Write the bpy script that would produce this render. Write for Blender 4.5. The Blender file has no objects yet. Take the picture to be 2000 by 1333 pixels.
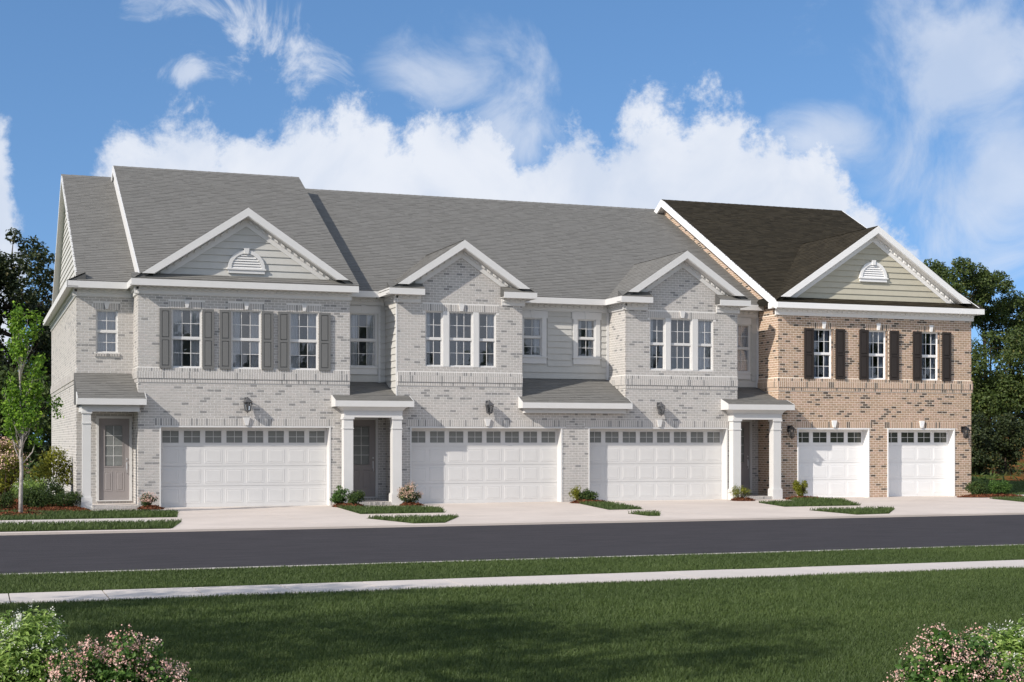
import bpy, math, random
import numpy as np
from math import sin, cos, pi, radians, sqrt, atan2

random.seed(7)
rng = np.random.default_rng(7)
SC = bpy.context.scene
COL = SC.collection

# ------------------------------------------------------------------ camera
cam_d = bpy.data.cameras.new('camera')
cam_d.sensor_width = 36.0
cam_d.lens = 52.056
cam_d.shift_y = 0.098
cam_d.clip_start = 0.1
cam_d.clip_end = 3000
cam = bpy.data.objects.new('camera', cam_d)
COL.objects.link(cam)
cam.location = (0, 0, 2.0)
cam.rotation_euler = (radians(90), 0, radians(-19.9545))
SC.camera = cam

# ------------------------------------------------------------------ sun and exposure
SUN_DIR = (-2.3, -1.0, 1.6)                       # towards the sun
SUN_EL = atan2(1.6, sqrt(2.3 ** 2 + 1.0))
SUN_AZ = atan2(-2.3, -1.0)                        # clockwise from +Y
sun_d = bpy.data.lights.new('sun', 'SUN')
sun_d.energy = 3.45
sun_d.angle = radians(0.6)
sun_d.color = (1.0, 0.93, 0.84)
sun = bpy.data.objects.new('sun', sun_d)
COL.objects.link(sun)
from mathutils import Vector, Matrix
sun.rotation_euler = Vector(SUN_DIR).to_track_quat('Z', 'Y').to_euler()
SC.view_settings.view_transform = 'Standard'
SC.view_settings.look = 'None'
SC.view_settings.gamma = 1.0
SC.view_settings.use_curve_mapping = False
SC.view_settings.exposure = 0.5
SKY_STRENGTH = 0.13


# ------------------------------------------------------------------ node helpers
class NT:
    def __init__(s, tree):
        s.t = tree
        s.n = tree.nodes
        s.l = tree.links

    def new(s, typ, **kw):
        nd = s.n.new(typ)
        for k, v in kw.items():
            setattr(nd, k, v)
        return nd

    def put(s, sock, v):
        if isinstance(v, bpy.types.NodeSocket):
            s.l.new(v, sock)
        elif v is not None:
            sock.default_value = v

    def m(s, op, a, b=None, c=None, clamp=False):
        nd = s.new('ShaderNodeMath', operation=op, use_clamp=clamp)
        s.put(nd.inputs[0], a)
        if b is not None:
            s.put(nd.inputs[1], b)
        if c is not None:
            s.put(nd.inputs[2], c)
        return nd.outputs[0]

    def ss(s, v, a, b, lo=0.0, hi=1.0):
        nd = s.new('ShaderNodeMapRange', interpolation_type='SMOOTHSTEP')
        s.put(nd.inputs['Value'], v)
        nd.inputs['From Min'].default_value = a
        nd.inputs['From Max'].default_value = b
        nd.inputs['To Min'].default_value = lo
        nd.inputs['To Max'].default_value = hi
        return nd.outputs[0]

    def noise(s, vec, scale, detail=4, rough=0.55, dist=0.0, out='Fac'):
        nd = s.new('ShaderNodeTexNoise')
        s.put(nd.inputs['Vector'], vec)
        nd.inputs['Scale'].default_value = scale
        nd.inputs['Detail'].default_value = detail
        nd.inputs['Roughness'].default_value = rough
        nd.inputs['Distortion'].default_value = dist
        return nd.outputs[0 if out == 'Fac' else 1]

    def mixc(s, f, a, b):
        nd = s.new('ShaderNodeMix', data_type='RGBA')
        s.put(nd.inputs[0], f)
        s.put(nd.inputs[6], a)
        s.put(nd.inputs[7], b)
        return nd.outputs[2]

    def ramp(s, f, stops):
        nd = s.new('ShaderNodeValToRGB')
        s.put(nd.inputs[0], f)
        e = nd.color_ramp.elements
        while len(e) > 1:
            e.remove(e[-1])
        e[0].position = stops[0][0]
        e[0].color = (*stops[0][1], 1)
        for p, c in stops[1:]:
            k = e.new(p)
            k.color = (*c, 1)
        return nd.outputs[0]

    def attr(s, name='tint'):
        nd = s.new('ShaderNodeAttribute', attribute_name=name)
        return nd.outputs['Fac']


# ------------------------------------------------------------------ sky with clouds
world = bpy.data.worlds.new('World')
SC.world = world
world.use_nodes = True
w = NT(world.node_tree)
w.n.clear()
sky = w.new('ShaderNodeTexSky', sky_type='NISHITA')
sky.sun_disc = False
sky.sun_elevation = SUN_EL
sky.sun_rotation = SUN_AZ
sky.air_density = 1.0
sky.dust_density = 0.35
sky.ozone_density = 1.0
tc = w.new('ShaderNodeTexCoord')
sep = w.new('ShaderNodeSeparateXYZ')
w.l.new(tc.outputs['Generated'], sep.inputs[0])
dx, dy, dz = sep.outputs
az = w.m('ARCTAN2', dx, dy)
hz = w.m('SQRT', w.m('ADD', w.m('MULTIPLY', dx, dx), w.m('MULTIPLY', dy, dy)))
el = w.m('DIVIDE', dz, w.m('MAXIMUM', hz, 0.05))
wn = w.noise(tc.outputs['Generated'], 9.0, 3, 0.6, 0.0, 'Color')
ws = w.new('ShaderNodeSeparateXYZ')
w.l.new(wn, ws.inputs[0])
azw = w.m('ADD', az, w.m('MULTIPLY', w.m('SUBTRACT', ws.outputs[0], 0.5), 0.045))
elw = w.m('ADD', el, w.m('MULTIPLY', w.m('SUBTRACT', ws.outputs[1], 0.5), 0.035))
fine = w.noise(tc.outputs['Generated'], 22.0, 10, 0.68, 0.15)
soft = w.noise(tc.outputs['Generated'], 13.0, 8, 0.62, 0.8)


def blob(a, e, ra, re, azi=azw, eli=elw):
    u = w.m('DIVIDE', w.m('SUBTRACT', azi, a), ra)
    v = w.m('DIVIDE', w.m('SUBTRACT', eli, e), re)
    return w.m('SUBTRACT', 1.0, w.m('SQRT', w.m('ADD', w.m('MULTIPLY', u, u), w.m('MULTIPLY', v, v))))


def field(blobs, azi=azw, eli=elw):
    out = None
    for b in blobs:
        k = blob(*b, azi, eli)
        if out is None:
            out = k
        else:
            nd = w.new('ShaderNodeMath', operation='SMOOTH_MAX')
            w.put(nd.inputs[0], out)
            w.put(nd.inputs[1], k)
            nd.inputs[2].default_value = 0.12
            out = nd.outputs[0]
    return out


CUM = [  # piled cumulus behind the roofs: azimuth, elevation, half widths
    (0.104, 0.10, 0.036, 0.100), (0.140, 0.10, 0.046, 0.108), (0.175, 0.10, 0.050, 0.106), (0.211, 0.10, 0.052, 0.112),
    (0.245, 0.10, 0.042, 0.125), (0.268, 0.10, 0.035, 0.100), (0.303, 0.10, 0.036, 0.125), (0.331, 0.10, 0.036, 0.128),
    (0.365, 0.10, 0.042, 0.090), (0.395, 0.10, 0.042, 0.104), (0.438, 0.10, 0.046, 0.128), (0.480, 0.10, 0.047, 0.128),
    (0.519, 0.10, 0.040, 0.098), (0.552, 0.10, 0.036, 0.088), (0.580, 0.10, 0.035, 0.055), (0.608, 0.09, 0.030, 0.038),
    (-0.005, 0.10, 0.033, 0.120), (-0.06, 0.11, 0.06, 0.10)]
WISPB = [(0.168, 0.268, 0.040, 0.030), (0.140, 0.285, 0.040, 0.014), (0.205, 0.262, 0.040, 0.020), (0.130, 0.244, 0.034, 0.012)]
HAZE = [(0.318, 0.245, 0.060, 0.040), (0.345, 0.215, 0.040, 0.050), (0.64, 0.250, 0.085, 0.080), (0.665, 0.17, 0.070, 0.070), (0.56, 0.205, 0.050, 0.030),
        (0.85, 0.25, 0.16, 0.10), (0.29, 0.20, 0.04, 0.03)]
cum = w.m('ADD', w.m('ADD', field(CUM), 0.13), w.m('MULTIPLY', w.m('SUBTRACT', fine, 0.5), 1.15))
cumf = w.ss(cum, 0.0, 0.24)
wnz = w.noise(tc.outputs['Generated'], 15.0, 9, 0.64, 1.3)
wis = w.m('ADD', field(WISPB), w.m('MULTIPLY', w.m('SUBTRACT', wnz, 0.5), 6.5))
wisf = w.m('MULTIPLY', w.ss(wis, 0.1, 1.6), 0.72)
hzf = w.m('ADD', field(HAZE), w.m('MULTIPLY', w.m('SUBTRACT', soft, 0.5), 2.4))
hzf = w.m('MULTIPLY', w.ss(hzf, 0.0, 1.0), 0.68)
# clouds over the rest of the sky, unseen, thickened for white fill light
gl = w.noise(tc.outputs['Generated'], 2.6, 8, 0.6, 0.4)
away = w.ss(w.m('ABSOLUTE', w.m('SUBTRACT', az, 0.35)), 0.45, 0.75)
high = w.ss(el, 0.36, 0.6)
glf = w.m('MULTIPLY', w.ss(gl, 0.40, 0.56), w.m('MAXIMUM', away, high))
cov = w.m('MAXIMUM', w.m('MAXIMUM', cumf, wisf), w.m('MAXIMUM', hzf, glf), clamp=True)
shade = w.ss(w.noise(tc.outputs['Generated'], 11.0, 5, 0.55, 0.3), 0.35, 0.65)
CL = 1.0 / SKY_STRENGTH
ccol = w.mixc(shade, (0.46 * CL, 0.515 * CL, 0.615 * CL, 1), (0.58 * CL, 0.61 * CL, 0.67 * CL, 1))
# look the clear sky up somewhat above the horizon: the air here is free of horizon haze
cv = w.new('ShaderNodeCombineXYZ')
w.put(cv.inputs[0], dx)
w.put(cv.inputs[1], dy)
w.put(cv.inputs[2], w.m('ADD', w.m('MULTIPLY', w.m('MAXIMUM', dz, 0.0), 1.0), 0.22))
nv = w.new('ShaderNodeVectorMath', operation='NORMALIZE')
w.put(nv.inputs[0], cv.outputs[0])
w.put(sky.inputs[0], nv.outputs[0])
hs = w.new('ShaderNodeHueSaturation')
hs.inputs['Saturation'].default_value = 1.22
hs.inputs['Hue'].default_value = 0.502
hs.inputs['Value'].default_value = 1.0
w.l.new(sky.outputs[0], hs.inputs['Color'])
bgc = w.mixc(cov, hs.outputs[0], ccol)
bg = w.new('ShaderNodeBackground')
w.l.new(bgc, bg.inputs[0])
bg.inputs[1].default_value = SKY_STRENGTH
wo = w.new('ShaderNodeOutputWorld')
w.l.new(bg.outputs[0], wo.inputs[0])


# ------------------------------------------------------------------ materials
def mat(name, base=(0.5, 0.5, 0.5), rough=0.6, spec=0.5, ramp=None, noise=None, bump=None, metal=0.0, transl=0.0, extra=None):
    """ramp: colours over the per-piece tint. noise: (scale, amount) value mottling. bump: (scale, distance)."""
    m = bpy.data.materials.new(name)
    m.use_nodes = True
    t = NT(m.node_tree)
    t.n.clear()
    p = t.new('ShaderNodeBsdfPrincipled')
    o = t.new('ShaderNodeOutputMaterial')
    p.inputs['Roughness'].default_value = rough
    p.inputs['Metallic'].default_value = metal
    p.inputs['Specular IOR Level'].default_value = spec
    co = t.new('ShaderNodeTexCoord').outputs['Object']
    c = (*base, 1)
    if ramp:
        c = t.ramp(t.attr(), ramp)
    if noise:
        f = t.noise(co, noise[0], 5, 0.6)
        g = t.ss(f, 0.25, 0.75, 1 - noise[1], 1 + noise[1])
        mx = t.new('ShaderNodeVectorMath', operation='SCALE')
        t.put(mx.inputs[0], c if isinstance(c, bpy.types.NodeSocket) else c[:3])
        t.put(mx.inputs['Scale'], g)
        c = mx.outputs[0]
    if extra:
        c = extra(t, co, c)
    t.put(p.inputs['Base Color'], c)
    if bump:
        b = t.new('ShaderNodeBump')
        b.inputs['Distance'].default_value = bump[1]
        t.put(b.inputs['Height'], t.noise(co, bump[0], 5, 0.65))
        t.l.new(b.outputs[0], p.inputs['Normal'])
    out = p.outputs[0]
    if transl:
        tr = t.new('ShaderNodeBsdfTranslucent')
        t.put(tr.inputs[0], c)
        mx = t.new('ShaderNodeMixShader')
        mx.inputs[0].default_value = transl
        t.l.new(p.outputs[0], mx.inputs[1])
        t.l.new(tr.outputs[0], mx.inputs[2])
        out = mx.outputs[0]
    t.l.new(out, o.inputs[0])
    return m


def glass(name, tint, refl=0.12):
    m = bpy.data.materials.new(name)
    m.use_nodes = True
    t = NT(m.node_tree)
    t.n.clear()
    tr = t.new('ShaderNodeBsdfTransparent')
    tr.inputs[0].default_value = (*tint, 1)
    gl = t.new('ShaderNodeBsdfGlossy')
    gl.inputs['Roughness'].default_value = 0.015
    gl.inputs['Color'].default_value = (1, 1, 1, 1)
    fr = t.new('ShaderNodeFresnel')
    fr.inputs[0].default_value = 1.5
    fa = t.m('ADD', fr.outputs[0], refl, clamp=True)
    co = t.new('ShaderNodeTexCoord').outputs['Object']
    b = t.new('ShaderNodeBump')
    b.inputs['Distance'].default_value = 0.004
    t.put(b.inputs['Height'], t.noise(co, 1.4, 2))
    b.inputs['Strength'].default_value = 0.3
    t.l.new(b.outputs[0], gl.inputs['Normal'])
    mx = t.new('ShaderNodeMixShader')
    t.put(mx.inputs[0], fa)
    t.l.new(tr.outputs[0], mx.inputs[1])
    t.l.new(gl.outputs[0], mx.inputs[2])
    o = t.new('ShaderNodeOutputMaterial')
    t.l.new(mx.outputs[0], o.inputs[0])
    return m


def bricks_ramp(muted):
    if muted:
        return [(0.0, (0.47, 0.45, 0.425)), (0.35, (0.43, 0.41, 0.385)), (0.7, (0.485, 0.455, 0.43)), (0.84, (0.445, 0.425, 0.40)), (0.86, (0.29, 0.282, 0.273)), (1.0, (0.25, 0.243, 0.237))]
    return [(0.0, (0.46, 0.32, 0.22)), (0.35, (0.39, 0.28, 0.195)), (0.7, (0.50, 0.345, 0.26)), (0.84, (0.42, 0.295, 0.20)), (0.86, (0.155, 0.118, 0.088)), (1.0, (0.095, 0.073, 0.056))]


M = dict(
    brick_grey=mat('grey_brick', rough=0.85, spec=0.2, ramp=bricks_ramp(True), noise=(22, 0.10), bump=(60, 0.004)),
    brick_tan=mat('tan_brick', rough=0.85, spec=0.2, ramp=bricks_ramp(False), noise=(22, 0.16), bump=(60, 0.004)),
    mortar_grey=mat('grey_mortar', (0.71, 0.69, 0.66), 0.9, 0.1, noise=(40, 0.06)),
    mortar_tan=mat('tan_mortar', (0.86, 0.77, 0.66), 0.9, 0.1, noise=(40, 0.08)),
    trim_grey=mat('grey_white_trim', (0.640, 0.632, 0.618), 0.5, 0.35, noise=(3, 0.02)),
    trim_white=mat('white_trim', (0.86, 0.85, 0.835), 0.45, 0.35, noise=(3, 0.015)),
    door_grey=mat('pale_garage_paint', (0.615, 0.608, 0.597), 0.5, 0.3, noise=(2, 0.02)),
    door_white=mat('white_garage_paint', (0.80, 0.795, 0.785), 0.45, 0.3, noise=(2, 0.015)),
    siding_grey=mat('grey_siding', (0.515, 0.505, 0.475), 0.65, 0.25, noise=(5, 0.03), bump=(30, 0.001)),
    siding_tan=mat('olive_siding', (0.52, 0.485, 0.385), 0.65, 0.25, noise=(5, 0.03), bump=(30, 0.001)),
    entry_grey=mat('mauve_grey_door_paint', (0.29, 0.265, 0.26), 0.5, 0.3),
    shutter_grey=mat('mid_grey_shutter_paint', (0.155, 0.155, 0.151), 0.55, 0.3),
    shutter_brown=mat('dark_brown_shutter_paint', (0.034, 0.027, 0.024), 0.5, 0.3),
    lamp_grey=mat('grey_lamp_metal', (0.085, 0.085, 0.088), 0.45, 0.4),
    lamp_black=mat('black_lamp_metal', (0.012, 0.012, 0.013), 0.4, 0.4),
    steel=mat('satin_handle_metal', (0.62, 0.62, 0.63), 0.35, 0.5, metal=0.6),
    glass_grey=glass('pale_window_glass', (0.85, 0.86, 0.87), 0.04),
    glass_dark=glass('clear_window_glass', (0.80, 0.84, 0.86), 0.02),
    lamp_glass=glass('lamp_glass', (0.85, 0.87, 0.88), 0.05),
    garage_glass_grey=mat('dusky_garage_glass', (0.185, 0.19, 0.183), 0.16, 0.45, noise=(1.3, 0.2)),
    garage_glass_dark=mat('dark_garage_glass', (0.050, 0.055, 0.044), 0.08, 0.5, noise=(1.3, 0.3)),
    entry_glass=mat('slatted_blind_glass', (0.20, 0.21, 0.205), 0.4, 0.3, noise=(4, 0.15)),
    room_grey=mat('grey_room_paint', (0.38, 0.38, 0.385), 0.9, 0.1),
    room_dark=mat('unlit_room_tone', (0.03, 0.032, 0.034), 0.9, 0.1),  # dimness of the unlit room is put into the wall colour
    curtain_grey=mat('sheer_grey_curtain', (0.80, 0.80, 0.82), 0.9, 0.1),
    curtain_white=mat('white_curtain', (0.45, 0.44, 0.52), 0.9, 0.1),
    concrete=mat('pale_concrete', (0.575, 0.505, 0.45), 0.85, 0.2, noise=(0.55, 0.075), bump=(25, 0.004)),
    walk=mat('pavement_concrete', (0.545, 0.495, 0.455), 0.85, 0.2, noise=(0.8, 0.08), bump=(25, 0.004)),
    joint=mat('joint_dirt', (0.16, 0.135, 0.12), 0.95, 0.1),
    kerb=mat('kerb_concrete', (0.56, 0.52, 0.48), 0.85, 0.2, noise=(2, 0.08)),
    bark=mat('brown_bark', (0.085, 0.062, 0.045), 0.9, 0.1, noise=(8, 0.3), bump=(14, 0.02)),
    birch=mat('pale_grey_bark', (0.40, 0.36, 0.33), 0.85, 0.2, noise=(14, 0.35), bump=(30, 0.01)),
    mulch=mat('red_brown_mulch', rough=0.95, spec=0.1, ramp=[(0, (0.075, 0.028, 0.015)), (0.5, (0.14, 0.052, 0.026)), (1, (0.22, 0.09, 0.045))]),
)


def asphalt_extra(t, co, c):
    mp = t.new('ShaderNodeMapping')
    mp.inputs['Scale'].default_value = (0.5, 2.2, 1)
    t.put(mp.inputs[0], co)
    f = t.noise(mp.outputs[0], 1.6, 7, 0.65)
    g = t.noise(co, 34, 4, 0.75)
    k = t.m('ADD', t.ss(f, 0.3, 0.7, 0.84, 1.16), t.ss(g, 0.3, 0.7, -0.22, 0.22))
    mx = t.new('ShaderNodeVectorMath', operation='SCALE')
    mx.inputs[0].default_value = c[:3]
    t.put(mx.inputs['Scale'], k)
    return mx.outputs[0]


M['asphalt'] = mat('dark_asphalt', (0.045, 0.0415, 0.0455), 0.92, 0.15, extra=asphalt_extra, bump=(90, 0.006))


def shingle_mat(name, cols, amt):
    return mat(name, rough=0.92, spec=0.15, ramp=cols, noise=(35, amt), bump=(120, 0.004))


M['shingle_grey'] = shingle_mat('grey_asphalt_shingle', [(0, (0.166, 0.161, 0.150)), (0.5, (0.175, 0.170, 0.159)), (1, (0.188, 0.183, 0.171))], 0.06)
M['shingle_dark'] = shingle_mat('dark_brown_shingle', [(0, (0.026, 0.0215, 0.0138)), (0.5, (0.034, 0.028, 0.018)), (1, (0.043, 0.0355, 0.023))], 0.12)
M['deck_grey'] = mat('grey_roof_felt', (0.10, 0.10, 0.098), 0.95, 0.1)
M['deck_dark'] = mat('dark_roof_felt', (0.02, 0.018, 0.014), 0.95, 0.1)


def leafmat(name, cols, transl=0.25, rough=0.55):
    return mat(name, rough=rough, spec=0.3, ramp=cols, transl=transl)


M['leaf_bright'] = leafmat('fresh_green_leaves', [(0, (0.05, 0.12, 0.014)), (0.5, (0.12, 0.24, 0.024)), (1, (0.30, 0.46, 0.045))], 0.4)
M['leaf_dark'] = leafmat('dark_green_leaves', [(0, (0.016, 0.026, 0.009)), (0.6, (0.034, 0.049, 0.014)), (0.93, (0.060, 0.074, 0.020)), (1, (0.11, 0.095, 0.028))], 0.16)
M['leaf_mid'] = leafmat('mid_green_leaves', [(0, (0.034, 0.055, 0.014)), (0.6, (0.070, 0.105, 0.024)), (0.94, (0.120, 0.150, 0.034)), (1, (0.17, 0.17, 0.045))], 0.25)
M['leaf_bush'] = leafmat('bush_green_leaves', [(0, (0.03, 0.075, 0.014)), (0.6, (0.075, 0.155, 0.028)), (1, (0.17, 0.28, 0.06))], 0.3)
M['leaf_juniper'] = leafmat('juniper_green_leaves', [(0, (0.022, 0.048, 0.014)), (0.6, (0.055, 0.095, 0.022)), (1, (0.13, 0.17, 0.035))], 0.22)
M['leaf_gold'] = leafmat('yellow_green_leaves', [(0, (0.08, 0.095, 0.010)), (0.6, (0.19, 0.20, 0.018)), (1, (0.36, 0.35, 0.04))], 0.25)
M['leaf_pale'] = leafmat('pale_green_leaves', [(0, (0.08, 0.15, 0.028)), (0.5, (0.24, 0.36, 0.075)), (1, (0.46, 0.58, 0.19))], 0.4)
M['petal_pink'] = leafmat('pink_petals', [(0, (0.62, 0.31, 0.26)), (0.5, (0.78, 0.49, 0.42)), (1, (0.86, 0.68, 0.61))], 0.2, 0.6)
M['petal_white'] = leafmat('white_petals', [(0, (0.62, 0.62, 0.55)), (1, (0.85, 0.84, 0.78))], 0.2, 0.6)
M['petal_peach'] = leafmat('peach_petals', [(0, (0.55, 0.33, 0.24)), (1, (0.78, 0.58, 0.46))], 0.2, 0.6)
M['grass'] = leafmat('lawn_grass', [(0, (0.046, 0.073, 0.020)), (0.5, (0.073, 0.109, 0.029)), (0.9, (0.106, 0.148, 0.040)), (1, (0.17, 0.17, 0.07))], 0.2, 0.6)


def lawn_extra(t, co, c):
    f = t.noise(co, 0.7, 6, 0.6)
    g = t.noise(co, 14, 5, 0.7)
    a = t.mixc(t.ss(g, 0.3, 0.7), (0.036, 0.060, 0.012, 1), (0.066, 0.104, 0.020, 1))
    b = t.mixc(t.ss(g, 0.3, 0.7), (0.044, 0.070, 0.014, 1), (0.082, 0.116, 0.024, 1))
    return t.mixc(t.ss(f, 0.35, 0.65), a, b)


def meadow_extra(t, co, c):
    f = t.noise(co, 0.22, 6, 0.62)
    g = t.noise(co, 2.2, 5, 0.7)
    a = t.mixc(t.ss(g, 0.3, 0.7), (0.035, 0.062, 0.014, 1), (0.085, 0.115, 0.028, 1))
    b = t.mixc(t.ss(g, 0.3, 0.7), (0.10, 0.055, 0.020, 1), (0.24, 0.088, 0.024, 1))
    return t.mixc(t.ss(f, 0.47, 0.56), a, b)


M['lawn'] = mat('lawn_ground', (0.03, 0.06, 0.012), 0.9, 0.1, extra=lawn_extra, bump=(40, 0.02))
M['meadow'] = mat('meadow_ground', (0.05, 0.07, 0.02), 0.95, 0.05, extra=meadow_extra, bump=(3, 0.1))


# ------------------------------------------------------------------ mesh helpers
def mesh_np(name, verts, faces, tint=None, k=4, mats=(), smooth=False):
    """verts Nx3, faces MxK (all the same size)."""
    me = bpy.data.meshes.new(name)
    verts = np.asarray(verts, dtype=np.float32)
    faces = np.asarray(faces, dtype=np.int32)
    nf = len(faces)
    me.vertices.add(len(verts))
    me.vertices.foreach_set('co', verts.ravel())
    me.loops.add(nf * k)
    me.loops.foreach_set('vertex_index', faces.ravel())
    me.polygons.add(nf)
    me.polygons.foreach_set('loop_start', np.arange(nf, dtype=np.int32) * k)
    if tint is not None:
        a = me.attributes.new('tint', 'FLOAT', 'FACE')
        a.data.foreach_set('value', np.asarray(tint, dtype=np.float32))
    for m in mats:
        me.materials.append(m)
    me.update(calc_edges=True)
    me.validate()
    me.polygons.foreach_set('use_smooth', [bool(smooth)] * nf)
    return me


BOXF = np.array([(0, 2, 3, 1), (4, 5, 7, 6), (0, 1, 5, 4), (2, 6, 7, 3), (0, 4, 6, 2), (1, 3, 7, 5)])
BOXV = np.array([(x, y, z) for z in (-1, 1) for y in (-1, 1) for x in (-1, 1)], dtype=float)


def boxes_np(name, cen, half, tint, mats, origin):
    cen = np.asarray(cen, float) - np.asarray(origin, float)
    half = np.asarray(half, float)
    n = len(cen)
    v = cen[:, None, :] + BOXV[None] * half[:, None, :]
    f = BOXF[None] + (np.arange(n) * 8)[:, None, None]
    return mesh_np(name, v.reshape(-1, 3), f.reshape(-1, 4), np.repeat(tint, 6), 4, mats)


ORIGIN = {}


def base_origin(o):
    while o.parent:
        o = o.parent
    return ORIGIN.get(o.name, (0, 0, 0))


def link(name, data, parent=None, loc=None, label=None, cat=None, group=None, kind=None):
    o = bpy.data.objects.new(name, data)
    COL.objects.link(o)
    if parent:
        o.parent = parent
    if loc is not None:
        o.location = loc
    if label:
        o['label'] = label
    if cat:
        o['category'] = cat
    if group:
        o['group'] = group
    if kind:
        o['kind'] = kind
    return o


def root(name, loc, label, cat, group=None):
    o = link(name, None, None, loc, label, cat, group)
    o.empty_display_size = 0.3
    ORIGIN[o.name] = loc
    return o


class MB:
    def __init__(s):
        s.v = []
        s.f = []
        s.t = []
        s.m = []

    def add(s, vs, fs, tint=0.5, mi=0):
        b = len(s.v)
        s.v += [tuple(p) for p in vs]
        s.f += [tuple(b + i for i in f) for f in fs]
        s.t += [tint] * len(fs)
        s.m += [mi] * len(fs)
        return s

    def box(s, x0, x1, y0, y1, z0, z1, tint=0.5, mi=0):
        vs = [(x, y, z) for z in (z0, z1) for y in (y0, y1) for x in (x0, x1)]
        return s.add(vs, [tuple(f) for f in BOXF], tint, mi)

    def ext_y(s, poly, y0, y1, tint=0.5, mi=0):
        """poly in XZ, extruded along Y."""
        n = len(poly)
        area = sum(poly[i][0] * poly[(i + 1) % n][1] - poly[(i + 1) % n][0] * poly[i][1] for i in range(n))
        if area < 0:
            poly = poly[::-1]
        vs = [(x, y0, z) for x, z in poly] + [(x, y1, z) for x, z in poly]
        fs = [tuple(range(n)), tuple(range(2 * n - 1, n - 1, -1))]
        fs += [(i, i + n, (i + 1) % n + n, (i + 1) % n) for i in range(n)]
        return s.add(vs, fs, tint, mi)

    def ext_x(s, poly, x0, x1, tint=0.5, mi=0):
        """poly in YZ, extruded along X."""
        n = len(poly)
        area = sum(poly[i][0] * poly[(i + 1) % n][1] - poly[(i + 1) % n][0] * poly[i][1] for i in range(n))
        if area > 0:
            poly = poly[::-1]
        vs = [(x0, y, z) for y, z in poly] + [(x1, y, z) for y, z in poly]
        fs = [tuple(range(n)), tuple(range(2 * n - 1, n - 1, -1))]
        fs += [(i, i + n, (i + 1) % n + n, (i + 1) % n) for i in range(n)]
        return s.add(vs, fs, tint, mi)

    def ext_z(s, poly, z0, z1, tint=0.5, mi=0):
        n = len(poly)
        area = sum(poly[i][0] * poly[(i + 1) % n][1] - poly[(i + 1) % n][0] * poly[i][1] for i in range(n))
        if area < 0:
            poly = poly[::-1]
        vs = [(x, y, z0) for x, y in poly] + [(x, y, z1) for x, y in poly]
        fs = [tuple(range(n - 1, -1, -1)), tuple(range(n, 2 * n))]
        fs += [(i, (i + 1) % n, (i + 1) % n + n, i + n) for i in range(n)]
        return s.add(vs, fs, tint, mi)

    def tube(s, pts, rad, sides=7, tint=0.5, mi=0, cap=True):
        pts = [Vector(p) for p in pts]
        rings = []
        prev = None
        vs = []
        for i, p in enumerate(pts):
            d = (pts[min(i + 1, len(pts) - 1)] - pts[max(i - 1, 0)]).normalized()
            a = Vector((0, 0, 1)) if abs(d.z) < 0.9 else Vector((1, 0, 0))
            if prev is not None:
                a = prev
            u = (a - d * a.dot(d)).normalized()
            prev = u
            v = d.cross(u)
            for k in range(sides):
                an = 2 * pi * k / sides
                vs.append(p + (u * cos(an) + v * sin(an)) * rad[i])
        fs = []
        for i in range(len(pts) - 1):
            for k in range(sides):
                k2 = (k + 1) % sides
                fs.append((i * sides + k, i * sides + k2, (i + 1) * sides + k2, (i + 1) * sides + k))
        if cap:
            fs.append(tuple(range(sides - 1, -1, -1)))
            fs.append(tuple(range((len(pts) - 1) * sides, len(pts) * sides)))
        return s.add(vs, fs, tint, mi)

    def mesh(s, name, mats, origin=(0, 0, 0), smooth=False):
        me = bpy.data.meshes.new(name)
        ox, oy, oz = origin
        me.from_pydata([(x - ox, y - oy, z - oz) for x, y, z in s.v], [], s.f)
        a = me.attributes.new('tint', 'FLOAT', 'FACE')
        a.data.foreach_set('value', s.t)
        for m in (mats if isinstance(mats, (list, tuple)) else [mats]):
            me.materials.append(m)
        me.polygons.foreach_set('material_index', s.m)
        if smooth:
            me.polygons.foreach_set('use_smooth', [True] * len(s.f))
        me.update()
        return me

    def build(s, name, mats, parent=None, label=None, kind=None, smooth=False, **kw):
        return link(name, s.mesh(name, mats, base_origin(parent) if parent else (0, 0, 0), smooth), parent, None, label, kind=kind, **kw)


# ------------------------------------------------------------------ brickwork
BL, BH, BJ = 0.2175, 0.0815, 0.0185       # module length, course height, joint


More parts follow.
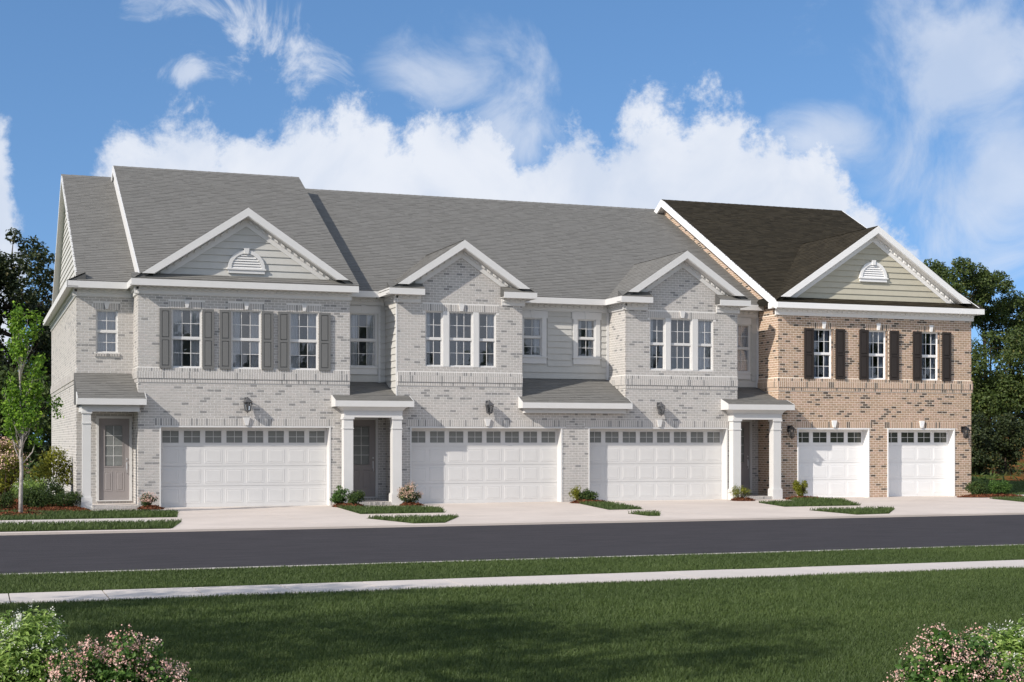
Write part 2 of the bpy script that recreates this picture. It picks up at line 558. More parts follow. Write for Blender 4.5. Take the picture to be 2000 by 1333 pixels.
class Brickwork:
    """Collects bricks of one house, then makes the 300 nearest ones parts of their own and joins the rest."""

    def __init__(s, house, muted):
        s.h = house
        s.c, s.hf, s.t, s.key = [], [], [], []
        s.mat = M['brick_grey'] if muted else M['brick_tan']
        s.dark = 0.11

    def tint(s):
        if random.random() < s.dark:
            return random.uniform(0.87, 1.0)
        return random.uniform(0.0, 0.83)

    def add(s, cx, cy, cz, hx, hy, hz, key=None):
        s.c.append((cx, cy, cz))
        s.hf.append((hx, hy, hz))
        s.t.append(s.tint())
        s.key.append(key)

    def wall(s, axis, pos, a0, a1, z0, z1, holes=(), clip=None, proud=0.005, joint0=0):
        """axis 'y': wall in the XZ plane at Y=pos facing -Y; axis 'x': wall at X=pos facing -X."""
        n0 = int(round(z0 / BH))
        k = n0
        streak = 0
        while True:
            zb = max(k * BH, z0)
            zt = min((k + 1) * BH, z1)
            if zb >= z1 - 0.02:
                break
            if zt - zb < 0.03:
                k += 1
                continue
            lo, hi = a0, a1
            if clip:
                lo, hi = clip(zt - 0.01)
                lo, hi = max(lo, a0), min(hi, a1)
            segs = [(lo, hi)]
            for (h0, h1, hz0, hz1) in holes:
                if zt - 0.02 > hz0 and zb + 0.02 < hz1:
                    new = []
                    for (p, q) in segs:
                        if h1 <= p or h0 >= q:
                            new.append((p, q))
                        else:
                            if h0 - p > 0.03:
                                new.append((p, h0))
                            if q - h1 > 0.03:
                                new.append((h1, q))
                    segs = new
            off = (k % 2) * BL * 0.5
            for (p, q) in segs:
                if q - p < 0.03:
                    continue
                i = math.floor((p - off) / BL)
                while True:
                    u0 = max(i * BL + off, p)
                    u1 = min((i + 1) * BL + off, q)
                    if i * BL + off >= q - 0.02:
                        break
                    i += 1
                    if u1 - u0 < 0.03:
                        continue
                    full = (u1 - u0 > BL - 0.001) and (zt - zb > BH - 0.001)
                    j = BJ / 2
                    e0 = 0 if u0 == p else j
                    e1 = 0 if u1 == q else j
                    hu = (u1 - u0 - e0 - e1) / 2
                    cu = u0 + e0 + hu
                    hz = (zt - zb) / 2 - j * 0.85
                    pr = proud + random.uniform(-0.0008, 0.0008)
                    if axis == 'y':
                        s.add(cu, pos - pr / 2 + 0.01, (zt + zb) / 2, hu, pr / 2 + 0.01, hz, 'sy' if full else None)
                    else:
                        s.add(pos - pr / 2 + 0.01, cu, (zt + zb) / 2, pr / 2 + 0.01, hu, hz, 'sx' if full else None)
            k += 1

    def row(s, axis, pos, a0, a1, z0, z1, module, proud, depth=None):
        """upright bricks side by side."""
        n = max(1, int(round((a1 - a0) / module)))
        st = (a1 - a0) / n
        for i in range(n):
            cu = a0 + (i + 0.5) * st
            pr = proud + random.uniform(-0.0008, 0.0008)
            hu = st / 2 - BJ * 0.58
            key = 'r%s%.3f%.3f%.3f' % (axis, hu, z1 - z0, proud)
            if axis == 'y':
                s.add(cu, pos - pr / 2 + 0.01, (z0 + z1) / 2, hu, pr / 2 + 0.01, (z1 - z0) / 2 - 0.005, key)
            else:
                s.add(pos - pr / 2 + 0.01, cu, (z0 + z1) / 2, pr / 2 + 0.01, hu, (z1 - z0) / 2 - 0.005, key)

    def finish(s):
        c = np.array(s.c)
        hf = np.array(s.hf)
        t = np.array(s.t)
        org = np.array(base_origin(s.h))
        idx = [i for i, k in enumerate(s.key) if k]
        dist = np.linalg.norm(c - np.array((0, 0, 2.0)), axis=1)
        size = np.maximum(hf[:, 0], hf[:, 2]) / dist
        idx = [i for i in idx if s.key[i][:2] in ('sy', 'ry')]
        idx.sort(key=lambda i: -size[i] - (0.0 if s.key[i] == 'sy' else 1e-5))
        idx = idx[:296]
        pick = np.zeros(len(c), bool)
        pick[idx] = True
        cache = {}
        for i in idx:
            q = (s.key[i], int(t[i] * 12), )
            if q not in cache:
                cache[q] = boxes_np('brick', [(0, 0, 0)], [hf[i]], [t[i]], [s.mat], (0, 0, 0))
            link('brick', cache[q], s.h, tuple(c[i] - org))
        me = boxes_np('brickwork', c[~pick], hf[~pick], t[~pick], [s.mat], org)
        link('brickwork', me, s.h, kind='stuff')


def wall_y(h, m, x0, x1, z0, z1, Y, holes=(), th=0.2, name='wall'):
    b = MB()
    xs = sorted({x0, x1, *[q for hh in holes for q in hh[:2] if x0 < q < x1]})
    for i in range(len(xs) - 1):
        a, c = xs[i], xs[i + 1]
        mid = (a + c) / 2
        cuts = sorted([(hh[2], hh[3]) for hh in holes if hh[0] < mid < hh[1]])
        z = z0
        for (q0, q1) in cuts:
            if q0 > z:
                b.box(a, c, Y, Y + th, z, q0)
            z = max(z, q1)
        if z < z1:
            b.box(a, c, Y, Y + th, z, z1)
    return b.build(name, m, h)


# ------------------------------------------------------------------ siding
def siding_y(h, m, x0, x1, z0, z1, Y, holes=(), lim=None, pitch=0.212):
    n = int(math.ceil((z1 - z0) / pitch))
    for k in range(n):
        zb, zt = z0 + k * pitch, min(z0 + (k + 1) * pitch, z1)
        if zt - zb < 0.02:
            continue
        lo0, hi0 = (x0, x1)
        b = MB()
        if lim:
            a0, a1 = lim(zb)
            c0, c1 = lim(zt)
            if a1 - a0 < 0.05:
                continue
            if c1 < c0:
                c0 = c1 = (c0 + c1) / 2
            vs = [(a0, Y - 0.034, zb), (a1, Y - 0.034, zb), (c1, Y - 0.006, zt), (c0, Y - 0.006, zt), (a0, Y, zb), (a1, Y, zb), (c1, Y, zt), (c0, Y, zt)]
            b.add(vs, [(0, 1, 2, 3), (4, 5, 1, 0), (1, 5, 6, 2), (4, 0, 3, 7)])
        else:
            segs = [(x0, x1)]
            for (h0, h1, q0, q1) in holes:
                if zt > q0 + 0.01 and zb < q1 - 0.01:
                    new = []
                    for (p, q) in segs:
                        if h1 <= p or h0 >= q:
                            new.append((p, q))
                        else:
                            if h0 - p > 0.02:
                                new.append((p, h0))
                            if q - h1 > 0.02:
                                new.append((h1, q))
                    segs = new
            for (p, q) in segs:
                vs = [(p, Y - 0.034, zb), (q, Y - 0.034, zb), (q, Y - 0.006, zt), (p, Y - 0.006, zt), (p, Y, zb), (q, Y, zb), (q, Y, zt), (p, Y, zt)]
                MB().add(vs, [(0, 1, 2, 3), (4, 5, 1, 0), (1, 5, 6, 2), (4, 0, 3, 7)]).build('siding_board', m, h)
        if b.f:
            b.build('siding_board', m, h)


def siding_x(h, m, y0, y1, z0, z1, X, lim=None, pitch=0.212):
    n = int(math.ceil((z1 - z0) / pitch))
    for k in range(n):
        zb, zt = z0 + k * pitch, min(z0 + (k + 1) * pitch, z1)
        a0, a1 = lim(zb) if lim else (y0, y1)
        c0, c1 = lim(zt) if lim else (y0, y1)
        if a1 - a0 < 0.05 or c1 < c0:
            continue
        vs = [(X - 0.034, a0, zb), (X - 0.034, a1, zb), (X - 0.006, c1, zt), (X - 0.006, c0, zt), (X, a0, zb), (X, a1, zb), (X, c1, zt), (X, c0, zt)]
        MB().add(vs, [(3, 2, 1, 0), (0, 1, 5, 4), (2, 6, 5, 1), (7, 3, 0, 4)]).build('siding_board', m, h)


# ------------------------------------------------------------------ shingles
def shingles(roof, m, O, U, V, length, ulim, expo=0.145):
    """O lower corner, U along the courses, V up the slope, ulim(v) -> (u0, u1)."""
    O, U, V = np.array(O, float), np.array(U, float), np.array(V, float)
    U /= np.linalg.norm(U)
    V /= np.linalg.norm(V)
    N = np.cross(U, V)
    if N[2] < 0:
        N = -N
    vs, ts = [], []
    n = int(math.ceil(length / expo))
    for k in range(n):
        v0, v1 = k * expo, min((k + 1) * expo, length)
        u0, u1 = ulim((v0 + v1) / 2)
        u = u0 - random.uniform(0, 0.3)
        while u < u1:
            wd = random.choice((0.15, 0.17, 0.2, 0.22, 0.3, 0.33, 0.4))
            a, b = max(u, u0), min(u + wd, u1)
            u += wd
            if b - a < 0.01:
                continue
            th = 0.018 + (0.005 if random.random() < 0.45 else 0.0) + random.uniform(0, 0.002)
            p0 = O + U * a + V * v0
            p1 = O + U * b + V * v0
            vs += [p0, p1, p1 + N * th, p0 + N * th, p1 + V * (v1 - v0 + 0.03) + N * 0.008, p0 + V * (v1 - v0 + 0.03) + N * 0.008]
            ts.append(random.random())
    n = len(ts)
    f = np.array([(0, 1, 2, 3), (3, 2, 4, 5)])[None] + (np.arange(n) * 6)[:, None, None]
    f = f.reshape(-1, 4)
    vs = np.array(vs) - np.array(base_origin(roof))
    # make faces look outwards
    if np.dot(np.cross(U, V), N) < 0:
        f = f[:, ::-1]
    me = mesh_np('shingles', vs, f, np.repeat(ts, 2), 4, [m])
    return link('shingles', me, roof, kind='stuff')


# ------------------------------------------------------------------ windows, doors
MESH = {}


def cached(key, fn):
    if key not in MESH:
        MESH[key] = fn()
    return MESH[key]


def loc_in(h, x, y, z):
    o = base_origin(h)
    return (x - o[0], y - o[1], z - o[2])


def sash_window(h, x0, x1, z0, z1, Y, cols, muted, rows=4, curtain='both', name='window', rec=0.045):
    tm = M['trim_grey'] if muted else M['trim_white']
    gm = M['glass_grey'] if muted else M['glass_dark']
    rm = M['room_grey'] if muted else M['room_dark']
    cm = M['curtain_grey'] if muted else M['curtain_white']
    fw = 0.032
    b = MB()
    ya, yb = Y + rec, Y + rec + 0.09
    b.box(x0, x0 + fw, ya, yb, z0, z1)
    b.box(x1 - fw, x1, ya, yb, z0, z1)
    b.box(x0 + fw, x1 - fw, ya, yb, z1 - fw, z1)
    b.box(x0 + fw, x1 - fw, ya - 0.02, yb, z0, z0 + fw)
    zm = (z0 + z1) / 2
    b.box(x0 + fw, x1 - fw, ya + 0.012, yb, zm - 0.032, zm + 0.032)
    W = b.build(name, tm, h)
    sw = 0.024
    gx0, gx1 = x0 + fw + sw, x1 - fw - sw
    for (q0, q1, yy) in ((z0 + fw, zm - 0.032, ya + 0.04), (zm + 0.032, z1 - fw, ya + 0.02)):
        s = MB()
        s.box(x0 + fw, gx0, yy, yy + 0.035, q0, q1)
        s.box(gx1, x1 - fw, yy, yy + 0.035, q0, q1)
        s.box(gx0, gx1, yy, yy + 0.035, q0, q0 + sw)
        s.box(gx0, gx1, yy, yy + 0.035, q1 - sw * 0.6, q1)
        s.build('sash', tm, W)
        g0, g1 = q0 + sw, q1 - sw * 0.6
        r = rows // 2
        mt = 0.018
        cw, ch = (gx1 - gx0) / cols, (g1 - g0) / r
        g = MB()
        for i in range(1, cols):
            g.box(gx0 + i * cw - mt / 2, gx0 + i * cw + mt / 2, yy + 0.004, yy + 0.03, g0, g1)
        for j in range(1, r):
            for i in range(cols):
                g.box(gx0 + i * cw + (mt / 2 if i else 0), gx0 + (i + 1) * cw - (mt / 2 if i < cols - 1 else 0), yy + 0.006, yy + 0.028, g0 + j * ch - mt / 2, g0 + j * ch + mt / 2)
        g.build('glazing_bars', tm, W)
        for i in range(cols):
            for j in range(r):
                hw, hh = cw / 2 - mt / 2, ch / 2 - mt / 2
                me = cached(('pane', round(hw, 3), round(hh, 3), muted), lambda: boxes_np('pane', [(0, 0, 0)], [(hw, 0.003, hh)], [0.5], [gm], (0, 0, 0)))
                p = link('pane', me, W, loc_in(h, gx0 + (i + .5) * cw, yy + 0.017, g0 + (j + .5) * ch))
                p.rotation_euler = (random.uniform(-.006, .006), 0, random.uniform(-.006, .006))
    # room behind
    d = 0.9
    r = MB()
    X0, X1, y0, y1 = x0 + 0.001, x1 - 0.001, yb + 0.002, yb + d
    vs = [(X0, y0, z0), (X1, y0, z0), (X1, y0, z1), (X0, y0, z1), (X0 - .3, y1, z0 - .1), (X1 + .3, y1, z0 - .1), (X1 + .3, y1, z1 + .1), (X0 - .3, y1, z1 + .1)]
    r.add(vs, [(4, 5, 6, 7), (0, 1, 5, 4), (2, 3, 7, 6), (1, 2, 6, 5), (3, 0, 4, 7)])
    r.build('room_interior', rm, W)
    if curtain:
        for side in ((0, 1) if curtain == 'both' else (0,) if curtain == 'left' else (1,) if curtain == 'right' else (2,)):
            wcur = (x1 - x0) * (random.uniform(0.27, 0.34) if side < 2 else 1.0)
            a = x0 + 0.02 if side in (0, 2) else x1 - 0.02 - wcur
            n = max(8, int(wcur / 0.02))
            vs, fs = [], []
            ph = random.uniform(0, 6)
            for i in range(n + 1):
                u = i / n
                yy = yb + 0.07 + 0.022 * sin(u * wcur * 48 + ph) + 0.008 * sin(u * wcur * 97)
                for q in (z0, z1):
                    vs.append((a + u * wcur, yy, q))
            for i in range(n):
                fs.append((2 * i, 2 * i + 2, 2 * i + 3, 2 * i + 1))
            MB().add(vs, fs).build('curtain', cm, W, smooth=True)
    return W


def keystone(h, x, z0, z1, Y, muted, w0=0.045, w1=0.1):
    MB().ext_y([(x - w0, z0), (x + w0, z0), (x + w1, z1), (x - w1, z1)], Y - 0.07, Y + 0.01).build('keystone', M['trim_grey'] if muted else M['trim_white'], h)


def shutter(h, x0, x1, z0, z1, Y, muted):
    m = M['shutter_grey'] if muted else M['shutter_brown']
    b = MB()
    t0, t1 = Y - 0.055, Y - 0.015
    st = 0.065
    zm = (z0 + z1) / 2 - 0.01
    b.box(x0, x0 + st, t0, t1, z0, z1)
    b.box(x1 - st, x1, t0, t1, z0, z1)
    for q0, q1 in ((z0, z0 + 0.075), (zm - 0.035, zm + 0.035), (z1 - 0.075, z1)):
        b.box(x0 + st, x1 - st, t0, t1, q0, q1)
    S = b.build('shutter', m, h)
    for q0, q1 in ((z0 + 0.075, zm - 0.035), (zm + 0.035, z1 - 0.075)):
        p = MB()
        a0, a1 = x0 + st, x1 - st
        e = 0.03
        p.box(a0, a1, t1 - 0.018, t1 - 0.002, q0, q1)
        p.add([(a0 + .012, t1 - .018, q0 + .012), (a1 - .012, t1 - .018, q0 + .012), (a1 - .012, t1 - .018, q1 - .012), (a0 + .012, t1 - .018, q1 - .012),
               (a0 + e, t0 + .006, q0 + e), (a1 - e, t0 + .006, q0 + e), (a1 - e, t0 + .006, q1 - e), (a0 + e, t0 + .006, q1 - e)],
              [(4, 5, 6, 7), (0, 1, 5, 4), (1, 2, 6, 5), (2, 3, 7, 6), (3, 0, 4, 7)])
        p.build('panel', m, S)


def garage_door(h, x0, x1, Y, ncol, muted, H=2.47):
    tm = M['trim_grey'] if muted else M['trim_white']
    dm = M['door_grey'] if muted else M['door_white']
    gm = M['garage_glass_grey'] if muted else M['garage_glass_dark']
    D = Y + 0.33
    b = MB()
    b.box(x0 + 0.001, x0 + 0.045, Y - 0.02, D + 0.05, 0, H)
    b.box(x1 - 0.045, x1 - 0.001, Y - 0.02, D + 0.05, 0, H)
    b.box(x0 + 0.045, x1 - 0.045, Y - 0.02, D + 0.05, H - 0.045, H - 0.001)
    b.build('garage_frame', tm, h)
    a0, a1 = x0 + 0.045, x1 - 0.045
    g = MB()
    zs = [0.03, 0.64, 1.245, 1.85, H - 0.045]
    g.box(a0, a1, D + 0.03, D + 0.06, 0.03, H - 0.045)
    wz0, wz1 = 1.945, 2.335
    pitch = (a1 - a0) / ncol
    for i in range(3):
        g.box(a0, a1, D, D + 0.03, zs[i], zs[i + 1] - 0.008)
    # top section with openings for the lights
    g.box(a0, a1, D, D + 0.03, zs[3], wz0)
    g.box(a0, a1, D, D + 0.03, wz1, zs[4])
    for i in range(ncol + 1):
        q0 = a0 if i == 0 else a0 + i * pitch - 0.065
        q1 = a1 if i == ncol else a0 + i * pitch + 0.065
        g.box(q0, q1, D, D + 0.03, wz0, wz1)
    G = g.build('garage_door', dm, h)
    MB().box(a0, a1, D - 0.004, D + 0.028, 0.0, 0.03).build('weather_strip', tm, G)

    def panel_mesh():
        p = MB()
        w, z = pitch / 2 - 0.058, 0.215
        for (e0, y0, e1, y1) in ((0, 0.0, 0.008, -0.007), (0.008, -0.007, 0.018, -0.007), (0.018, -0.007, 0.026, -0.001), (0.026, -0.001, 0.055, -0.007)):
            vs = [(-w + e0, y0, -z + e0), (w - e0, y0, -z + e0), (w - e0, y0, z - e0), (-w + e0, y0, z - e0),
                  (-w + e1, y1, -z + e1), (w - e1, y1, -z + e1), (w - e1, y1, z - e1), (-w + e1, y1, z - e1)]
            p.add(vs, [(0, 1, 5, 4), (1, 2, 6, 5), (2, 3, 7, 6), (3, 0, 4, 7)])
        p.add([(-w + .055, -.007, -z + .055), (w - .055, -.007, -z + .055), (w - .055, -.007, z - .055), (-w + .055, -.007, z - .055)], [(0, 1, 2, 3)])
        return p.mesh('panel', dm)
    pm = cached(('gpanel', round(pitch, 3), muted), panel_mesh)
    hw, hh = pitch / 2 - 0.065 - 0.012, (wz1 - wz0) / 2 - 0.012
    pane = cached(('gpane', round(hw, 3), muted), lambda: boxes_np('pane', [(0, 0, 0)], [(hw / 2 - 0.005, 0.003, hh / 2 - 0.005)], [0.5], [gm], (0, 0, 0)))

    def frame_mesh():
        f = MB()
        f.box(-hw - .012, -hw, -.006, .022, -hh - .012, hh + .012)
        f.box(hw, hw + .012, -.006, .022, -hh - .012, hh + .012)
        f.box(-hw, hw, -.006, .022, -hh - .012, -hh)
        f.box(-hw, hw, -.006, .022, hh, hh + .012)
        f.box(-.006, .006, -.002, .02, -hh, hh)
        f.box(-hw, -.006, -.002, .02, -.006, .006)
        f.box(.006, hw, -.002, .02, -.006, .006)
        return f.mesh('glazing_bars', dm)
    fm = cached(('gframe', round(hw, 3), muted), frame_mesh)
    for i in range(ncol):
        cx = a0 + (i + .5) * pitch
        for k in range(3):
            link('panel', pm, G, loc_in(h, cx, D, zs[k] + 0.30))
        zc = (wz0 + wz1) / 2
        link('glazing_bars', fm, G, loc_in(h, cx, D + 0.002, zc))
        for sx in (-1, 1):
            for sz in (-1, 1):
                p = link('pane', pane, G, loc_in(h, cx + sx * hw / 2, D + 0.012, zc + sz * hh / 2))
                p.rotation_euler = (random.uniform(-.01, .01), 0, random.uniform(-.01, .01))


def entry_door(h, x0, x1, z0, z1, Y, muted=True):
    tm, dm = M['trim_grey'], M['entry_grey']
    f = MB()
    fw = 0.075
    f.box(x0 - fw, x0, Y - 0.03, Y + 0.1, z0, z1 + fw)
    f.box(x1, x1 + fw, Y - 0.03, Y + 0.1, z0, z1 + fw)
    f.box(x0, x1, Y - 0.03, Y + 0.1, z1, z1 + fw)
    f.build('door_frame', tm, h)
    MB().box(x0 - fw, x1 + fw, Y - 0.06, Y + 0.12, z0 - 0.03, z0 - 0.001).build('door_sill', tm, h)
    yd = Y + 0.035
    w = x1 - x0
    l0, l1 = x0 + 0.19 * w, x0 + 0.79 * w
    lz0, lz1 = z0 + 1.03, z1 - 0.2
    d = MB()
    d.box(x0, l0, yd, yd + 0.045, z0, z1)
    d.box(l1, x1, yd, yd + 0.045, z0, z1)
    d.box(l0, l1, yd, yd + 0.045, z0, lz0)
    d.box(l0, l1, yd, yd + 0.045, lz1, z1)
    Dr = d.build('front_door', dm, h)
    t = MB()
    for (a, b_, c, e) in ((l0 - .02, l0 + .015, lz0 - .02, lz1 + .02), (l1 - .015, l1 + .02, lz0 - .02, lz1 + .02), (l0 + .015, l1 - .015, lz0 - .02, lz0 + .015), (l0 + .015, l1 - .015, lz1 - .015, lz1 + .02)):
        t.box(a, b_, yd - 0.01, yd + 0.03, c, e)
    t.build('glazing_frame', dm, Dr)
    g = MB()
    a0, a1, c0, c1 = l0 + .015, l1 - .015, lz0 + .015, lz1 - .015
    xm = (a0 + a1) / 2
    g.box(xm - .008, xm + .008, yd + .002, yd + .025, c0, c1)
    for j in (1, 2, 3):
        z = c0 + (c1 - c0) * j / 4
        g.box(a0, xm - .008, yd + .002, yd + .025, z - .008, z + .008)
        g.box(xm + .008, a1, yd + .002, yd + .025, z - .008, z + .008)
    g.build('glazing_bars', tm, Dr)
    cw, ch = (a1 - a0) / 2, (c1 - c0) / 4
    for i in range(2):
        for j in range(4):
            me = cached(('epane', round(cw, 3), round(ch, 3)), lambda: boxes_np('pane', [(0, 0, 0)], [(cw / 2 - .008, .003, ch / 2 - .008)], [.5], [M['entry_glass']], (0, 0, 0)))
            link('pane', me, Dr, loc_in(h, a0 + (i + .5) * cw, yd + .014, c0 + (j + .5) * ch))
    for (p0, p1) in ((x0 + 0.17 * w, x0 + 0.44 * w), (x0 + 0.56 * w, x0 + 0.83 * w)):
        q0, q1 = z0 + 0.27, z0 + 0.88
        p = MB()
        for (e0, y0, e1, y1) in ((0, 0.0, 0.012, -0.010), (0.012, -0.010, 0.03, 0.0), (0.03, 0.0, 0.06, -0.010)):
            p.add([(p0 + e0, yd + y0, q0 + e0), (p1 - e0, yd + y0, q0 + e0), (p1 - e0, yd + y0, q1 - e0), (p0 + e0, yd + y0, q1 - e0),
                   (p0 + e1, yd + y1, q0 + e1), (p1 - e1, yd + y1, q0 + e1), (p1 - e1, yd + y1, q1 - e1), (p0 + e1, yd + y1, q1 - e1)],
                  [(0, 1, 5, 4), (1, 2, 6, 5), (2, 3, 7, 6), (3, 0, 4, 7)])
        p.add([(p0 + .06, yd - .01, q0 + .06), (p1 - .06, yd - .01, q0 + .06), (p1 - .06, yd - .01, q1 - .06), (p0 + .06, yd - .01, q1 - .06)], [(0, 1, 2, 3)])
        p.build('panel', dm, Dr)
    k = MB()
    hx = x1 - 0.075
    k.box(hx - 0.02, hx + 0.02, yd - 0.012, yd, z0 + 0.92, z0 + 1.16)
    k.tube([(hx, yd, z0 + 1.12), (hx, yd - 0.06, z0 + 1.10), (hx, yd - 0.065, z0 + 0.95), (hx, yd - 0.055, z0 + 0.84), (hx, yd, z0 + 0.82)], [0.011] * 5, 6)
    k.tube([(hx, yd, z0 + 1.26), (hx, yd - 0.025, z0 + 1.26)], [0.028, 0.026], 10)
    k.build('handle', M['steel'], Dr)


# ------------------------------------------------------------------ eaves and mouldings
def eave_y(h, muted, x0, x1, Yf, Yw, z0=6.66, z1=6.84, frieze=True, fx0=None, fx1=None, soffit=True):
    """eave running along X: fascia at Yf, wall at Yw."""
    tm = M['trim_grey'] if muted else M['trim_white']
    MB().box(x0, x1, Yf - 0.03, Yf, z0 - 0.02, z1).build('fascia', tm, h)
    if soffit:
        MB().box(x0, x1, Yf, Yw + 0.02, z0, z0 + 0.02).build('soffit', tm, h)
    if frieze:
        fx0 = x0 if fx0 is None else fx0
        fx1 = x1 if fx1 is None else fx1
        prof = [(Yw + .01, z0 - .25), (Yw - .03, z0 - .25), (Yw - .03, z0 - .235), (Yw - .045, z0 - .23), (Yw - .045, z0 - .13), (Yw - .06, z0 - .12), (Yw - .06, z0 - .045), (Yw - .12, z0 - .002), (Yw + .01, z0 - .002)]
        MB().ext_x(prof, fx0, fx1).build('frieze', tm, h)
        d = MB()
        n = max(1, int((fx1 - fx0) / 0.2))
        st = (fx1 - fx0) / n
        for i in range(n):
            c = fx0 + (i + .5) * st
            d.box(c - 0.055, c + 0.055, Yw - 0.10, Yw - 0.061, z0 - 0.112, z0 - 0.04)
        d.build('dentils', tm, h, kind='stuff')


def eave_x(h, muted, Xf, Xw, y0, y1, z0=6.66, z1=6.84, fy0=None, fy1=None, frieze=True):
    tm = M['trim_grey'] if muted else M['trim_white']
    MB().box(Xf, Xf + 0.03, y0, y1, z0 - 0.02, z1).build('fascia', tm, h)
    MB().box(Xf + 0.03, Xw + 0.02, y0, y1, z0 + 0.001, z0 + 0.021).build('soffit', tm, h)
    if not frieze:
        return
    fy0 = y0 if fy0 is None else fy0
    fy1 = y1 if fy1 is None else fy1
    prof = [(Xw + .01, z0 - .25), (Xw - .03, z0 - .25), (Xw - .045, z0 - .23), (Xw - .045, z0 - .13), (Xw - .06, z0 - .12), (Xw - .06, z0 - .045), (Xw - .12, z0 - .002), (Xw + .01, z0 - .002)]
    MB().ext_y(prof, fy0, fy1).build('frieze', tm, h)
    d = MB()
    n = max(1, int((fy1 - fy0) / 0.2))
    st = (fy1 - fy0) / n
    for i in range(n):
        c = fy0 + (i + .5) * st
        d.box(Xw - 0.10, Xw - 0.061, c - 0.055, c + 0.055, z0 - 0.112, z0 - 0.04)
    d.build('dentils', tm, h, kind='stuff')


P_MAIN = 0.537
EF, EM = 45.05, 46.40            # eave lines of the forward and the set-back roofs
ZE = 6.86


def main_roof(h, x0, x1, e, yr, yb, muted, sx0=None, sx1=None):
    """double pitch roof: deck with shingles on the front slope and the back slope."""
    sm, dm = (M['shingle_grey'], M['deck_grey']) if muted else (M['shingle_dark'], M['deck_dark'])
    zr = ZE + P_MAIN * (yr - e)
    poly = [(e, ZE - 0.005), (yr, zr - 0.005), (yb, 6.86), (yb, 6.74), (yr, zr - 0.16), (e, ZE - 0.16)]
    R = MB().ext_x(poly, x0, x1).build('roof', dm, h)
    L = sqrt((yr - e) ** 2 + (zr - ZE) ** 2)
    a, b = (x0 if sx0 is None else sx0), (x1 if sx1 is None else sx1)
    shingles(R, sm, (a, e - 0.02, ZE - 0.01), (1, 0, 0), (0, yr - e, zr - ZE), L + 0.02, lambda v: (0, b - a))
    cap = MB()
    n = int((b - a) / 0.3)
    for i in range(n):
        q0 = a + (b - a) * i / n
        q1 = a + (b - a) * (i + 1) / n
        cap.add([(q0, yr - .14, zr - .14 * P_MAIN + .022), (q1, yr - .14, zr - .14 * P_MAIN + .014), (q1, yr, zr + .028), (q0, yr, zr + .036), (q1, yr + .14, zr - .14 * P_MAIN + .014), (q0, yr + .14, zr - .14 * P_MAIN + .022)],
                [(0, 1, 2, 3), (3, 2, 4, 5)], random.random())
    cap.build('ridge_cap', sm, R, kind='stuff')
    return R, zr


def rake(h, muted, X0, X1, e, yr, yb, zr, th=0.2, back=True, y_from=None):
    """sloping fascia boards on the left edge of a main roof (plane across X)."""
    tm = M['trim_grey'] if muted else M['trim_white']
    y0 = e if y_from is None else y_from
    z0 = ZE + P_MAIN * (y0 - e)
    b = MB()
    b.ext_x([(y0, z0 + .02), (yr, zr + .02), (yr, zr - th), (y0, z0 - th)], X0, X1)
    b.build('rake_board', tm, h)
    if back:
        MB().ext_x([(yr, zr + .02), (yb, 6.88), (yb, 6.88 - th), (yr, zr - th)], X0, X1).build('rake_board', tm, h)


def main_z(y, e):
    return ZE + P_MAIN * (y - e)


PG = 0.667


